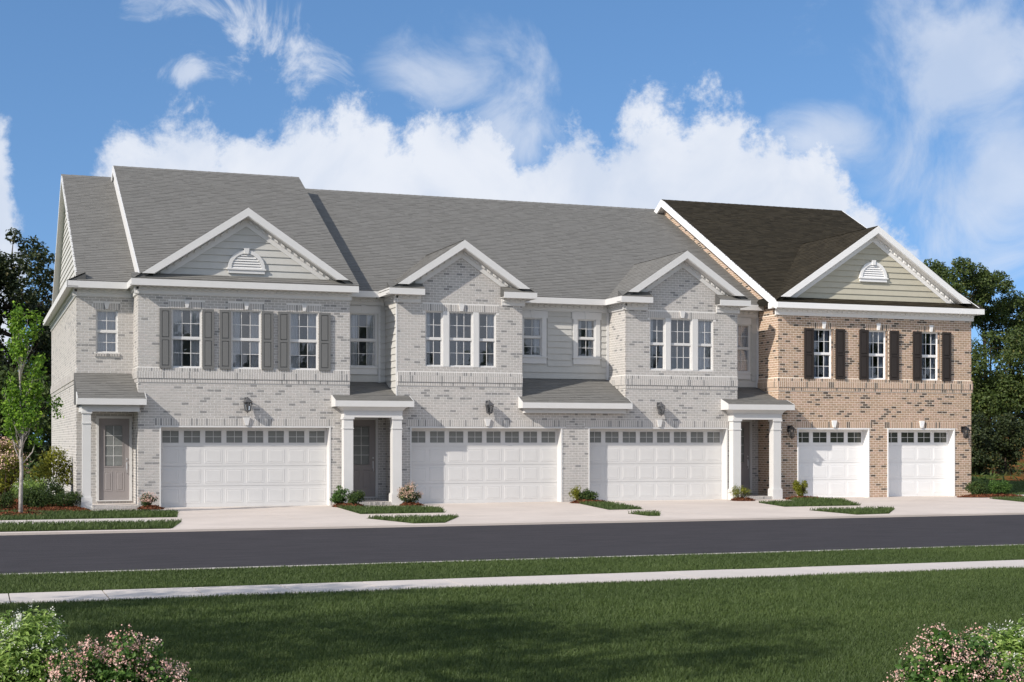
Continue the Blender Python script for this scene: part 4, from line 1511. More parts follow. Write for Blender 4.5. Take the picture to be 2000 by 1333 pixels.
# entry porch
porch_roof(h1, 2.84, 4.78, 44.98, 3.27, RY, 4.08, 2.84, 4.6)
MB().box(2.98, 4.62, 45.16, 45.30, 2.88, 3.09).build('porch_beam', tmg, h1)
MB().box(2.98, 3.10, 45.30, RY, 2.88, 3.09).build('porch_beam', tmg, h1)
MB().box(2.98, 4.6, 45.30, RY, 3.07, 3.09).build('porch_ceiling', tmg, h1)
column(h1, 2.98, 3.22, 45.12, 45.36, 2.88)
brick_step(h1, bw, 3.24, 4.59, 45.02, RY, 0.0, 0.10)
bw.finish()

# ---------------------------------------------------------------- second house
h2 = root('townhouse', (14.7, 50.0, 0), 'pale grey brick townhouse second from the left, narrow brick gable over a triple window', 'townhouse', GRP)
bw = Brickwork(h2, True)
G2 = (13.03, 18.25, 0, 2.47)
T2 = (13.54, 15.94, 4.40, 6.17)
wall_y(h2, mg, 12.61, 18.7, -0.1, 3.2, FY, [G2], name='wall')
wall_y(h2, mg, 12.61, 16.84, 3.2, 6.66, FY, [T2])
xa2, za2 = 14.74, 8.43


def bay_clip(xa, za, a0, a1):
    def f(z):
        if z < 6.66:
            return (a0, a1)
        return (max(a0, xa - (za - .44 - z) / PG), min(a1, xa + (za - .44 - z) / PG))
    return f


MB().ext_y([(12.75, 6.66), (16.75, 6.66), (16.75, 7.0), (xa2, za2 - .25), (12.75, 7.0)], FY, FY + .2).build('gable_wall', mg, h2)
lower_band = [(12.5, 16.9, 3.775, 4.215)]
bw.wall('y', FY, 12.61, 18.7, 0.0, 3.12, [G2, (12.9, 18.39, 2.47, 2.70)])
bw.wall('y', FY, 12.61, 16.84, 3.12 - 3.12 % BH, 8.0, [T2, (13.45, 16.03, 6.17, 6.42)] + lower_band, clip=bay_clip(xa2, za2, 12.61, 16.84))
band(bw, h2, True, 'y', FY, 12.61, 16.84, top=False)
lintel(bw, h2, True, 12.9, 18.39, 2.475, 2.70, FY)
keystone(h2, 15.63, 2.49, 2.73, FY, True)
lintel(bw, h2, True, 13.45, 16.03, 6.175, 6.40, FY)
keystone(h2, 14.74, 6.19, 6.43, FY, True)
MB().box(16.64, 16.84, FY + .2, RY + .2, 3.0, 6.66).build('wall', mg, h2)
for a, b, c in ((13.54, 14.13, 2), (14.33, 15.15, 3), (15.34, 15.94, 2)):
    sash_window(h2, a, b, 4.40, 6.17, FY, c, True, curtain={13.54: 'left', 14.33: None, 15.34: 'right'}[a])
for a, b in ((14.13, 14.33), (15.15, 15.34)):
    MB().box(a, b, FY - .01, FY + .14, 4.40, 6.17).build('mullion', tmg, h2)
garage_door(h2, G2[0], G2[1], FY, 8, True)
# set-back wall with front door
D2 = (11.275, 12.345, 0.17, 2.78)
WR2 = (11.39, 12.31, 4.41, 6.15)
wall_y(h2, mg, 11.07, 12.61, -0.1, 3.9, RY, [D2])
bw.wall('y', RY, 11.07, 12.61, 0.1, 3.6, [D2, (11.2, 12.4, 0, .17)])
bw.row('y', RY, 11.2, 12.4, 0.095, 0.165, 0.1, 0.02)
wall_y(h2, M['siding_grey'], 11.07, 12.61, 3.9, 6.66, RY, [WR2])
siding_y(h2, M['siding_grey'], 11.07, 12.61, 3.93, 6.42, RY, [(11.30, 12.40, 4.15, 6.42)])
entry_door(h2, 11.35, 12.27, 0.2, 2.70, RY)
sash_window(h2, WR2[0], WR2[1], WR2[2], WR2[3], RY - .05, 3, True)


def trim_window(h, a, b, z0, z1, casing=True):
    """flat boards round a window in a siding wall."""
    c = 0.155 if casing else 0.0
    MB().box(a - c - .05, b + c + .05, RY - .05, RY - .001, z1, z1 + .24).build('head_board', tmg, h)
    MB().box(a - c - .03, b + c + .03, RY - .075, RY - .001, z0 - .04, z0).build('sill', tmg, h)
    MB().box(a - c, b + c, RY - .045, RY - .001, z0 - .24, z0 - .04).build('apron', tmg, h)
    keystone(h, (a + b) / 2, z1 + .01, z1 + .26, RY + .01, True, .05, .08)
    if casing:
        MB().box(a - c, a, RY - .045, RY - .001, z0, z1).build('casing', tmg, h)
        MB().box(b, b + c, RY - .045, RY - .001, z0, z1).build('casing', tmg, h)


trim_window(h2, WR2[0], WR2[1], WR2[2], WR2[3], False)
MB().box(12.36, 12.43, RY - .03, RY - .001, 3.9, 6.42).build('corner_board', tmg, h2)
# left side of the bay: brick below, siding above
MB().box(12.61, 12.8, FY + .2, RY, -0.1, 6.66).build('wall', mg, h2)
bw.wall('x', 12.61, FY, RY, 0.1, 3.25)
siding_x(h2, M['siding_grey'], FY + .07, RY - .03, 3.30, 6.42, 12.61)
MB().box(12.575, 12.61, FY - .012, FY + .07, 3.27, 6.42).build('corner_board', tmg, h2)
# half of the recess to the right
WA = (17.38, 18.06, 4.87, 6.17)
wall_y(h2, M['siding_grey'], 16.84, 18.7, 3.2, 6.66, RY, [WA])
siding_y(h2, M['siding_grey'], 16.84, 18.70, 4.13, 6.42, RY, [(17.17, 18.27, 4.64, 6.42)])
sash_window(h2, WA[0], WA[1], WA[2], WA[3], RY - .05, 2, True, curtain='right')
trim_window(h2, *WA)
# eaves and roofs
eave_y(h2, True, 11.27, 12.25, EM - .02, RY, fx0=11.07, fx1=12.55)
eave_x(h2, True, 12.25, 12.61, EF, EM - .021, fy0=FY - .1, fy1=RY)
eave_y(h2, True, 12.25, 13.42, EF, FY, fx0=12.50, fx1=13.38)
eave_y(h2, True, 16.08, 17.22, EF, FY, fx0=16.12, fx1=16.92)
MB().box(17.19, 17.22, EF, EM - .021, 6.64, 6.84).build('fascia', tmg, h2)
MB().box(16.84, 17.19, FY, EM - .021, 6.66, 6.68).build('soffit', tmg, h2)
eave_y(h2, True, 17.22, 18.70, EM - .02, RY, fx0=16.84, fx1=18.70)
main_roof(h2, 11.07, 18.70, EM, RYM, 62.6, True)
gable(h2, True, xa2, za2, 12.27, 17.10, EM, 'open', 12.52, 16.98)
pent(h2, True, 12.27, 13.42)
pent(h2, True, 16.08, 17.21)
MB().box(11.08, 18.7, 62.2, 62.4, -0.1, 6.66).build('wall', mg, h2)
# porch
porch_roof(h2, 10.50, 12.99, 44.87, 3.27, RY, 3.92, 11.08, 12.60)
flare(h2, 10.79, 12.67, 45.01, 45.39, 2.75, 3.09)
column(h2, 10.79, 11.09, 45.03, 45.33, 2.75)
column(h2, 12.36, 12.66, 45.03, 45.33, 2.75)
brick_step(h2, bw, 11.13, 12.32, 45.05, RY, 0.0, 0.10)
MB().box(11.08, 12.6, 45.4, RY, 3.06, 3.09).build('porch_ceiling', tmg, h2)
# lean-to between the bays, left half
porch_roof(h2, 16.72, 18.70, 45.0, 3.27, RY, 4.12, 16.85, 18.70, (1, 0))
MB().box(16.84, 18.70, 45.18, 45.38, 2.93, 3.09).build('porch_beam', tmg, h2)
bw.finish()

# ---------------------------------------------------------------- third house
h3 = root('townhouse', (22.5, 50.0, 0), 'pale grey brick townhouse third from the left, its gable beside the tan brick house', 'townhouse', GRP)
bw = Brickwork(h3, True)
G3 = (19.18, 24.38, 0, 2.47)
T3 = (21.44, 23.84, 4.42, 6.17)
wall_y(h3, mg, 18.7, 24.76, -0.1, 3.2, FY, [G3])
wall_y(h3, mg, 20.54, 24.76, 3.2, 6.66, FY, [T3])
xa3, za3 = 22.65, 8.43
MB().ext_y([(20.68, 6.66), (24.62, 6.66), (24.62, 7.0), (xa3, za3 - .25), (20.68, 7.0)], FY, FY + .2).build('gable_wall', mg, h3)
bw.wall('y', FY, 18.7, 24.76, 0.0, 3.12, [G3, (19.05, 24.52, 2.47, 2.70)])
bw.wall('y', FY, 20.54, 24.76, 3.12 - 3.12 % BH, 8.0, [T3, (21.35, 23.93, 6.17, 6.42), (20.4, 24.9, 3.775, 4.215)], clip=bay_clip(xa3, za3, 20.54, 24.76))
band(bw, h3, True, 'y', FY, 20.54, 24.76)
band(bw, h3, True, 'x', 20.54, FY, RY)
lintel(bw, h3, True, 19.05, 24.52, 2.475, 2.70, FY)
keystone(h3, 21.78, 2.49, 2.73, FY, True)
lintel(bw, h3, True, 21.35, 23.93, 6.175, 6.40, FY)
keystone(h3, 22.64, 6.19, 6.43, FY, True)
for a, b, c in ((21.44, 22.02, 2), (22.21, 23.03, 3), (23.24, 23.84, 2)):
    sash_window(h3, a, b, 4.42, 6.17, FY, c, True, curtain={21.44: 'left', 22.21: None, 23.24: 'full'}[a])
for a, b in ((22.02, 22.21), (23.03, 23.24)):
    MB().box(a, b, FY - .01, FY + .14, 4.42, 6.17).build('mullion', tmg, h3)
garage_door(h3, G3[0], G3[1], FY, 8, True)
MB().box(20.54, 20.74, FY + .2, RY, 3.0, 6.66).build('wall', mg, h3)
bw.wall('x', 20.54, FY, RY, 3.1, 6.41, [(FY - 1, RY + 1, 3.775, 4.215)])
MB().box(24.56, 24.76, FY + .2, RY + .2, -0.1, 6.66).build('wall', mg, h3)
WB = (19.36, 20.04, 4.87, 6.17)
wall_y(h3, M['siding_grey'], 18.7, 20.54, 3.2, 6.66, RY, [WB])
siding_y(h3, M['siding_grey'], 18.70, 20.54, 4.13, 6.42, RY, [(19.15, 20.25, 4.64, 6.42)])
sash_window(h3, WB[0], WB[1], WB[2], WB[3], RY - .05, 2, True)
trim_window(h3, *WB)
MB().box(20.44, 20.53, RY - .04, RY - .001, 4.1, 6.42).build('corner_board', tmg, h3)
D3 = (24.965, 26.115, 0.17, 2.78)
WR3 = (25.10, 26.02, 4.45, 6.16)
wall_y(h3, mg, 24.76, 26.37, -0.1, 3.9, RY, [D3])
bw.wall('y', RY, 24.76, 26.36, 0.1, 3.6, [D3, (24.9, 26.2, 0, .17)])
bw.row('y', RY, 24.9, 26.36, 0.095, 0.165, 0.1, 0.02)
wall_y(h3, M['siding_grey'], 24.76, 26.36, 3.9, 6.66, RY, [WR3])
siding_y(h3, M['siding_grey'], 24.76, 26.28, 3.93, 6.42, RY, [(25.02, 26.10, 4.2, 6.42)])
entry_door(h3, 25.04, 26.03, 0.2, 2.70, RY)
sash_window(h3, WR3[0], WR3[1], WR3[2], WR3[3], RY - .05, 3, True, curtain='full')
trim_window(h3, WR3[0], WR3[1], WR3[2], WR3[3], False)
MB().box(26.28, 26.36, RY - .04, RY - .001, 3.9, 6.42).build('corner_board', tmg, h3)
eave_y(h3, True, 18.70, 20.22, EM - .02, RY, fx0=18.70, fx1=20.48)
eave_x(h3, True, 20.22, 20.54, EF, EM - .021, fy0=FY - .1, fy1=RY)
eave_y(h3, True, 20.22, 21.38, EF, FY, fx0=20.43, fx1=21.34)
eave_y(h3, True, 23.90, 25.08, EF, FY, fx0=23.94, fx1=24.84)
MB().box(25.05, 25.08, EF, EM - .021, 6.64, 6.84).build('fascia', tmg, h3)
MB().box(24.76, 25.05, FY, EM - .021, 6.66, 6.68).build('soffit', tmg, h3)
eave_y(h3, True, 25.08, 26.34, EM - .02, RY, fx0=24.76, fx1=26.34)
main_roof(h3, 18.70, 26.36, EM, RYM, 62.6, True)
gable(h3, True, xa3, za3, 20.26, 24.95, EM, 'open', 20.46, 24.84)
pent(h3, True, 20.26, 21.38)
pent(h3, True, 23.90, 25.04)
MB().box(18.7, 26.36, 62.2, 62.4, -0.1, 6.66).build('wall', mg, h3)
porch_roof(h3, 18.70, 20.58, 45.0, 3.27, RY, 4.12, 18.70, 20.53, (0, 1))
MB().box(18.70, 20.45, 45.18, 45.38, 2.93, 3.09).build('porch_beam', tmg, h3)
porch_roof(h3, 24.14, 26.68, 44.87, 3.27, RY, 3.92, 24.77, 26.35)
flare(h3, 24.40, 26.28, 45.01, 45.39, 2.75, 3.09)
column(h3, 24.40, 24.70, 45.03, 45.33, 2.75)
column(h3, 25.97, 26.27, 45.03, 45.33, 2.75)
brick_step(h3, bw, 24.74, 25.93, 45.05, RY, 0.0, 0.10)
MB().box(24.77, 26.35, 45.4, RY, 3.06, 3.09).build('porch_ceiling', tmg, h3)
bw.finish()

# ---------------------------------------------------------------- tan brick house at the right end
h4 = root('townhouse', (30.4, 50.0, 0), 'tan brick townhouse at the right end with dark roof, brown shutters and two single garages', 'townhouse', GRP)
bw = Brickwork(h4, False)
bw.dark = 0.14
mt, tmw = M['mortar_tan'], M['trim_white']
G4, G5 = (27.12, 30.07, 0, 2.47), (30.82, 33.72, 0, 2.47)
W4 = [(27.77, 28.55), (30.02, 30.80), (32.26, 33.03)]
holes = [G4, G5] + [(a, b + .07, 4.22, 5.97) for a, b in W4]
wall_y(h4, mt, 26.37, 34.44, -0.1, 6.66, FY, holes)
bw.wall('y', FY, 26.37, 34.44, 0.0, 6.41, holes + [(26.2, 34.6, 3.775, 4.215)] + [(a - .1, b + .17, 5.97, 6.19) for a, b in W4] + [(27.0, 30.19, 2.47, 2.70), (30.7, 33.84, 2.47, 2.70)])
band(bw, h4, False, 'y', FY, 26.37, 34.48)
band(bw, h4, False, 'x', 26.37, FY, RY)
for g, c in ((G4, 28.6), (G5, 32.27)):
    lintel(bw, h4, False, g[0] - .12, g[1] + .12, 2.475, 2.70, FY)
    keystone(h4, c, 2.49, 2.74, FY, False)
    garage_door(h4, g[0], g[1], FY, 4, False)
for i, (a, b) in enumerate(W4):
    sash_window(h4, a, b, 4.22, 5.97, FY + .03, 3, False)
    bw.wall('x', b + .005, FY + .01, FY + .2, 4.22, 5.97)
    lintel(bw, h4, False, a - .1, b + .17, 5.975, 6.19, FY)
    keystone(h4, (a + b) / 2 + .02, 5.98, 6.22, FY, False, .035, .09)
for a, b in ((27.38, 27.76), (28.65, 29.03), (29.63, 30.01), (30.90, 31.28), (31.88, 32.25), (33.14, 33.52)):
    shutter(h4, a, b, 4.20, 5.98, FY - .02, False)
# left wall, rising above the grey roof as a gable
zr4 = main_z(RYF, EF)
MB().box(26.37, 26.57, FY + .2, 62.2, -0.1, 6.66).build('wall', mt, h4)
MB().ext_x([(FY + .2, 6.66), (FY + .2, 6.8), (RYF, zr4 - .2), (62.1, 6.8), (62.1, 6.66)], 26.37, 26.57).build('gable_wall', mt, h4)
bw.wall('x', 26.37, FY, RY + .1, 0.1, 6.42, [(FY - 1, RY + 1, 3.775, 4.215)])
bw.wall('x', 26.37, FY, RYF + .6, 6.42, zr4 - .3, clip=lambda z: (max(FY, EF + (z + .26 - ZE) / P_MAIN), min(RYF + .6, EM + (z - ZE) / P_MAIN + .3) if z > 6.9 else RY + .6))
MB().box(34.24, 34.44, FY + .2, 62.2, -0.1, 6.66).build('wall', mt, h4)
MB().ext_x([(FY + .2, 6.6), (RYF, zr4 - .2), (62.1, 6.6)], 34.3, 34.44).build('gable_wall', mt, h4)
MB().box(26.37, 34.44, 62.2, 62.4, -0.1, 6.66).build('wall', mt, h4)
eave_y(h4, False, 26.11, 34.74, EF, FY, fx0=26.24, fx1=34.52)
MB().box(26.11, 26.14, EF, FY + .25, 6.64, 6.84).build('fascia', tmw, h4)
MB().box(34.71, 34.74, EF, FY + .25, 6.64, 6.84).build('fascia', tmw, h4)
MB().box(34.44, 34.71, FY, FY + .25, 6.66, 6.68).build('soffit', tmw, h4)
main_roof(h4, 26.12, 34.50, EF, RYF, 62.6, False, sx0=26.08)
rake(h4, False, 26.055, 26.115, EF, RYF, 62.6, zr4, th=.26)
rake(h4, False, 34.51, 34.55, EF, RYF, 62.6, zr4, th=.22)
MB().ext_x([(EF + .3, main_z(EF + .3, EF) - .162), (RYF, zr4 - .162), (RYF, zr4 - .2), (EF + .3, main_z(EF + .3, EF) - .2)], 26.116, 26.38).build('rake_soffit', tmw, h4)
MB().ext_x([(RYF + .001, zr4 - .162), (62.6, 6.70), (62.6, 6.66), (RYF + .001, zr4 - .2)], 26.116, 26.38).build('rake_soffit', tmw, h4)
MB().ext_x([(EF + .6, main_z(EF + .6, EF) - .201), (RYF, zr4 - .201), (RYF, zr4 - .36), (EF + .6, main_z(EF + .6, EF) - .36)], 26.325, 26.38).build('rake_frieze', tmw, h4)
gable(h4, False, 30.2, 9.64, 26.12, 34.22, EF, 'closed', 26.25, 34.15)
pent(h4, False, 26.12, 34.73)
MB().ext_y([(26.5, 7.0), (30.2, 9.5), (33.9, 7.0)], FY, FY + .15).build('gable_wall', M['siding_tan'], h4)
siding_y(h4, M['siding_tan'], 26.5, 33.9, 7.03, 9.2, FY, lim=lambda z: (30.2 - (9.22 - z) / PG, 30.2 + (9.22 - z) / PG), pitch=.208)
vent(h4, False, 30.2, FY - .03, 7.72, .57)
bw.finish()

# wall lanterns
lantern(7.83, 3.10, 'grey carriage lantern over the leftmost double garage', False)
lantern(15.63, 3.08, 'grey carriage lantern over the middle double garage, left of the lean-to roof', False)
lantern(21.75, 3.08, 'grey carriage lantern over the third double garage, right of the lean-to roof', False)
lantern(26.78, 2.31, 'black carriage lantern between the white porch column and a single garage', True)
lantern(34.05, 2.31, 'black carriage lantern at the right corner of the tan brick house', True)
# ================================================================== PLANTS
def leaf_mesh(name, C, nrm, size, aspect, tint, m, jit=0.9):
    """rhombic leaves at points C, facing roughly along nrm, folded a little along the midrib."""
    n = len(C)
    N = nrm + rng.normal(0, jit, (n, 3))
    N /= np.linalg.norm(N, axis=1)[:, None] + 1e-9
    A = rng.normal(0, 1, (n, 3))
    A[:, 2] -= 0.4
    A -= N * (A * N).sum(1)[:, None]
    A /= np.linalg.norm(A, axis=1)[:, None] + 1e-9
    B = np.cross(N, A)
    s = (size * rng.uniform(0.6, 1.25, n))[:, None]
    v = np.stack([C, C + A * s * 0.45 + B * s * aspect * 0.5 + N * s * .12, C + A * s, C + A * s * 0.45 - B * s * aspect * 0.5 + N * s * .12], 1)
    f = np.arange(n * 4).reshape(n, 4)
    return mesh_np(name, v.reshape(-1, 3), f, tint, 4, [m])


def clump_points(cs, rs, n_each, shell=0.55, squash=0.8):
    """points in ellipsoidal clumps, denser to the outside; returns points and outward normals."""
    P, N = [], []
    for (c, r) in zip(cs, rs):
        n = int(n_each * r * r / np.mean(np.square(rs)))
        d = rng.normal(0, 1, (n, 3))
        d /= np.linalg.norm(d, axis=1)[:, None]
        q = d * (r * rng.uniform(shell, 1.08, n) ** 0.8)[:, None]
        q[:, 2] *= squash
        P.append(q + c)
        nn = d.copy()
        nn[:, 2] += 0.5
        N.append(nn)
    return np.vstack(P), np.vstack(N)


def tree(name, x, y, H, crown, label, leaf, size, n_clump, n_leaf, clump_r, cat='tree', group=None, bark='bark', trunk_r=0.2, multi=1, aspect=.6, z0=0.0, lean=0.0, limbs=26):
    """crown: list of (dx, dy, z, rx, ry, rz) ellipsoids."""
    R = root(name, (x, y, z0), label, cat, group)
    cs = []
    wts = np.array([c[3] * c[4] * c[5] for c in crown]) ** 0.7
    wts = wts / wts.sum()
    for _ in range(n_clump):
        c = crown[rng.choice(len(crown), p=wts)]
        d = rng.normal(0, 1, 3)
        d /= np.linalg.norm(d)
        r = rng.uniform(0.35, 1.0) ** 0.6
        cs.append((c[0] + d[0] * c[3] * r, c[1] + d[1] * c[4] * r, c[2] + d[2] * c[5] * r))
    cs = np.array(cs)
    rs = clump_r * rng.uniform(0.5, 1.25, n_clump)
    P, N = clump_points(cs, rs, n_leaf / n_clump)
    n = len(P)
    t = np.clip(rng.normal(0.5, 0.24, n), 0, 1)
    me = leaf_mesh('crown', P, N, size, aspect, t, M[leaf])
    link('crown', me, R)
    tb = MB()
    top = max(c[2] for c in crown)
    forks = []
    for k in range(multi):
        ox = 0 if multi == 1 else random.uniform(-.5, .5) * multi * .4
        pts = [Vector((ox * .2, 0, -0.1))]
        hgt = top * random.uniform(.85, 1.0)
        for i in range(1, 8):
            u = i / 7
            pts.append(Vector((ox * u + lean * u + random.gauss(0, .012) * H * .3, random.gauss(0, .012) * H * .3, hgt * u)))
        tb.tube(pts, [trunk_r * (1 - .88 * i / 7) * (1.25 if i == 0 else 1) for i in range(8)], 8)
        forks += pts[2:]
    order = rng.permutation(len(cs))[:limbs]
    for i in order:
        c = Vector(cs[i])
        lo = [p for p in forks if p.z < c.z - 0.05 * H] or [forks[0]]
        p = min(lo, key=lambda q: (q - c).length)
        mid = p.lerp(c, .5) + Vector((random.gauss(0, .02) * H, random.gauss(0, .02) * H, -.02 * H))
        r = trunk_r * .26
        tb.tube([p, mid, c], [r, r * .6, r * .15], 5)
    o = base_origin(R)
    tb.v = [(a + o[0], b + o[1], c + o[2]) for a, b, c in tb.v]
    tb.build('trunk', M[bark], R, smooth=True)
    return R


def bush(x, y, rx, ry, h, label, leaf, size, n_leaf, petal=None, n_fl=0, fl_size=.02, name='shrub', group=None, z0=0.0, aspect=.5, up=0.0, clumps=26, clump_r=None, stems=12, petals_each=9, top_only=.35):
    R = root(name, (x, y, z0), label, 'shrub', group)
    cs, rs = [], []
    cr = clump_r or 0.32 * min(rx, h)
    for _ in range(clumps):
        d = rng.normal(0, 1, 3)
        d /= np.linalg.norm(d)
        r = rng.uniform(0.2, 1.0) ** 0.5
        cs.append((d[0] * (rx - cr * .8) * r, d[1] * (ry - cr * .8) * r, h * .48 + d[2] * (h * .52 - cr * .8) * r))
    cs = np.array(cs)
    rs = cr * rng.uniform(.6, 1.25, clumps)
    P, N = clump_points(cs, rs, n_leaf / clumps, .45, .9)
    P[:, 2] = np.maximum(P[:, 2], 0.02)
    N[:, 2] += up
    t = np.clip(rng.normal(0.5, 0.25, len(P)), 0, 1)
    link('foliage', leaf_mesh('foliage', P, N, size, aspect, t, M[leaf], 0.8 if not up else .6), R)
    tb = MB()
    for i in rng.permutation(clumps)[:stems]:
        c = Vector(cs[i])
        b = Vector((c.x * .15, c.y * .15, -.05))
        tb.tube([b, b.lerp(c, .5) + Vector((0, 0, .06 * h)), c], [.012 + .012 * h, .008 + .006 * h, .003], 5)
    o = base_origin(R)
    tb.v = [(a + o[0], b + o[1], c + o[2]) for a, b, c in tb.v]
    tb.build('stems', M['bark'], R)
    if petal:
        # flower heads over the upper surface
        d = rng.normal(0, 1, (n_fl * 3, 3))
        d /= np.linalg.norm(d, axis=1)[:, None]
        k = rng.integers(0, clumps, n_fl * 3)
        Q = cs[k] + d * (rs[k] * rng.uniform(.95, 1.15, n_fl * 3))[:, None]
        out = Q / np.array([rx, ry, h * .6]) - np.array([0, 0, .75])
        ok = (np.linalg.norm(out, axis=1) > .62) & (Q[:, 2] > h * top_only) & (d[:, 2] > -.35)
        Q = Q[ok][:n_fl]
        # bias: some heads cluster, as blossom does
        m = len(Q)
        hd = np.repeat(Q, petals_each, 0) + rng.normal(0, fl_size * 1.35, (m * petals_each, 3))
        nn = np.repeat(Q / np.array([rx, ry, h]) - np.array([0, 0, .3]), petals_each, 0)
        tt = np.clip(np.repeat(rng.random(m), petals_each) * .6 + rng.random(m * petals_each) * .4, 0, 1)
        link('flowers', leaf_mesh('flowers', hd, nn, fl_size, .95, tt, M[petal], .7), R, kind='stuff')
    return R


# ---- young tree on the left lawn
R = root('young_tree', (1.17, 41.85, 0), 'slender young tree with pale bark and bright green leaves in a mulch ring', 'tree')
tb = MB()
o = (1.17, 41.85, 0)
tr = [(0, 0, -.05), (0.0, .02, .6), (.02, 0, 1.2), (0, -.02, 1.75), (.02, 0, 2.4), (0.0, .03, 3.2), (-.04, 0, 4.1), (-.05, 0, 5.0), (-.06, .02, 5.5)]
tb.tube([(a + o[0], b + o[1], c) for a, b, c in tr], [.062, .052, .048, .046, .036, .028, .02, .012, .005], 8)
tips = [(t_[0], t_[1], t_[2]) for t_ in tr[6:]]
for i in range(30):
    z0_ = random.uniform(1.5, 4.6) if i > 7 else 1.35 + i * .1
    an = random.uniform(0, 2 * pi) if i > 7 else i * 2.4
    rr = random.uniform(.25, .75) * (1.1 - .13 * z0_)
    z1_ = min(5.35, z0_ + random.uniform(.7, 1.7))
    p0 = Vector((0, 0, z0_))
    p2 = Vector((rr * cos(an), rr * sin(an), z1_))
    p1 = p0.lerp(p2, .45) + Vector((rr * .18 * cos(an), rr * .18 * sin(an), -.08))
    r0 = .022 if i < 8 else .012
    tb.tube([Vector(o) + q for q in (p0, p1, p2)], [r0, r0 * .65, .003], 5)
    tips += [tuple(p2), tuple(p1.lerp(p2, .6)), tuple(p0.lerp(p2, .75))]
tips += [(1.0, .1, 3.05), (.8, .1, 3.0), (.95, .05, 2.75), (.55, 0, 3.2)]
tb.tube([Vector(o) + Vector(q) for q in ((0, 0, 2.5), (.5, .05, 3.1), (1.05, .1, 2.95))], [.012, .008, .003], 5)
tb.build('trunk', M['birch'], R, smooth=True)
tips = np.array([t_ for t_ in tips if t_[2] > 1.9])
P, N = clump_points(tips, .21 * rng.uniform(.5, 1.2, len(tips)), 46, .15, 1.15)
link('crown', leaf_mesh('crown', P, N, .105, .62, np.clip(rng.normal(.55, .26, len(P)), 0, 1), M['leaf_bright'], .8), R)

# ---- shrubs beside and before the houses
bush(0.85, 47.9, .75, .7, 2.35, 'tall loose shrub with peach blossom behind the young tree', 'leaf_gold', .10, 2600, 'petal_peach', 150, .055, clumps=34, top_only=.45)
bush(2.30, 48.8, .72, .8, 2.0, 'rounded yellow-green shrub against the side brick wall', 'leaf_gold', .085, 4200, clumps=36, clump_r=.24)
bush(-0.1, 46.2, .75, .6, 1.2, 'low yellow-green shrub at the far left edge of the bed', 'leaf_gold', .085, 2200, clumps=24)
bush(1.55, 46.6, .65, .5, .98, 'low pale green shrub with white blossom in the left bed', 'leaf_pale', .07, 2600, 'petal_white', 34, .026, clumps=26)
bush(2.25, 46.7, .60, .45, 1.03, 'low green shrub topped with cream flowers by the side wall', 'leaf_juniper', .07, 2400, 'petal_white', 70, .03, clumps=26)
bush(1.75, 45.3, .70, .5, .78, 'broad dark green spreading juniper at the front of the left bed', 'leaf_juniper', .075, 4500, clumps=34, aspect=.3, up=.6)
bush(2.55, 45.2, .52, .45, .62, 'small dark juniper nearest the leftmost porch column', 'leaf_juniper', .07, 2600, clumps=24, aspect=.3, up=.6)
bush(0.7, 45.0, .50, .4, .60, 'low green juniper behind the young tree trunk', 'leaf_juniper', .07, 2000, clumps=20, aspect=.3, up=.6)
bush(4.87, 44.85, .29, .25, .52, 'small rosy flowering shrub between front door and leftmost garage', 'leaf_juniper', .05, 1300, 'petal_pink', 70, .024, clumps=18)
bush(10.58, 44.6, .34, .3, .66, 'bright green round shrub beside the garage jamb left of the second porch', 'leaf_bush', .06, 2400, clumps=20)
bush(11.02, 44.35, .36, .3, .55, 'darker green shrub at the step of the second porch', 'leaf_juniper', .055, 2600, clumps=20, up=.4)
bush(12.75, 44.5, .40, .33, .70, 'rounded peach flowering shrub before the right column of the second porch', 'leaf_juniper', .055, 2200, 'petal_peach', 150, .027, clumps=26)
bush(18.55, 44.75, .34, .28, .56, 'olive green shrub before the brick pier between garages', 'leaf_gold', .05, 1500, clumps=16)
bush(18.80, 44.55, .36, .28, .50, 'dark green shrub beside the third garage door', 'leaf_juniper', .055, 2600, clumps=20, up=.4)
bush(24.40, 44.5, .36, .3, .58, 'feathery yellow-green shrub before the left column of the third porch', 'leaf_gold', .085, 1500, clumps=16, aspect=.18, up=1.2)
bush(26.95, 44.9, .34, .3, .72, 'round yellow-green shrub under the black lantern', 'leaf_gold', .055, 2400, clumps=22)
bush(33.98, 44.40, .58, .40, .64, 'dark green rounded shrub at the right brick corner', 'leaf_juniper', .06, 3600, clumps=28, up=.4)
bush(34.78, 44.25, .52, .40, .74, 'bright green rounded shrub at the far right of the houses', 'leaf_bush', .065, 3400, clumps=28)

# ---- flowering bushes close to the viewer
bush(0.30, 9.75, .46, .42, 1.00, 'large white flowering bush in the lower left corner', 'leaf_pale', .050, 14000, 'petal_white', 220, .011, clumps=80, clump_r=.13, up=.9, aspect=.40, stems=26, petals_each=16, top_only=.45)
bush(0.80, 9.07, .47, .38, .90, 'pink flowering bush in the lower left of the lawn', 'leaf_bush', .036, 9500, 'petal_pink', 430, .0130, clumps=80, clump_r=.10, aspect=.62, stems=26, petals_each=20, top_only=.15)
bush(5.50, 7.40, .45, .38, .90, 'pink flowering bush in the lower right of the lawn', 'leaf_bush', .050, 6500, 'petal_pink', 440, .0125, clumps=60, clump_r=.12, aspect=.62, stems=26, petals_each=12, top_only=.2)
bush(6.45, 7.95, .44, .42, .93, 'large white flowering bush in the lower right corner', 'leaf_pale', .050, 14000, 'petal_white', 220, .011, clumps=80, clump_r=.13, up=.9, aspect=.40, stems=26, petals_each=16, top_only=.45)

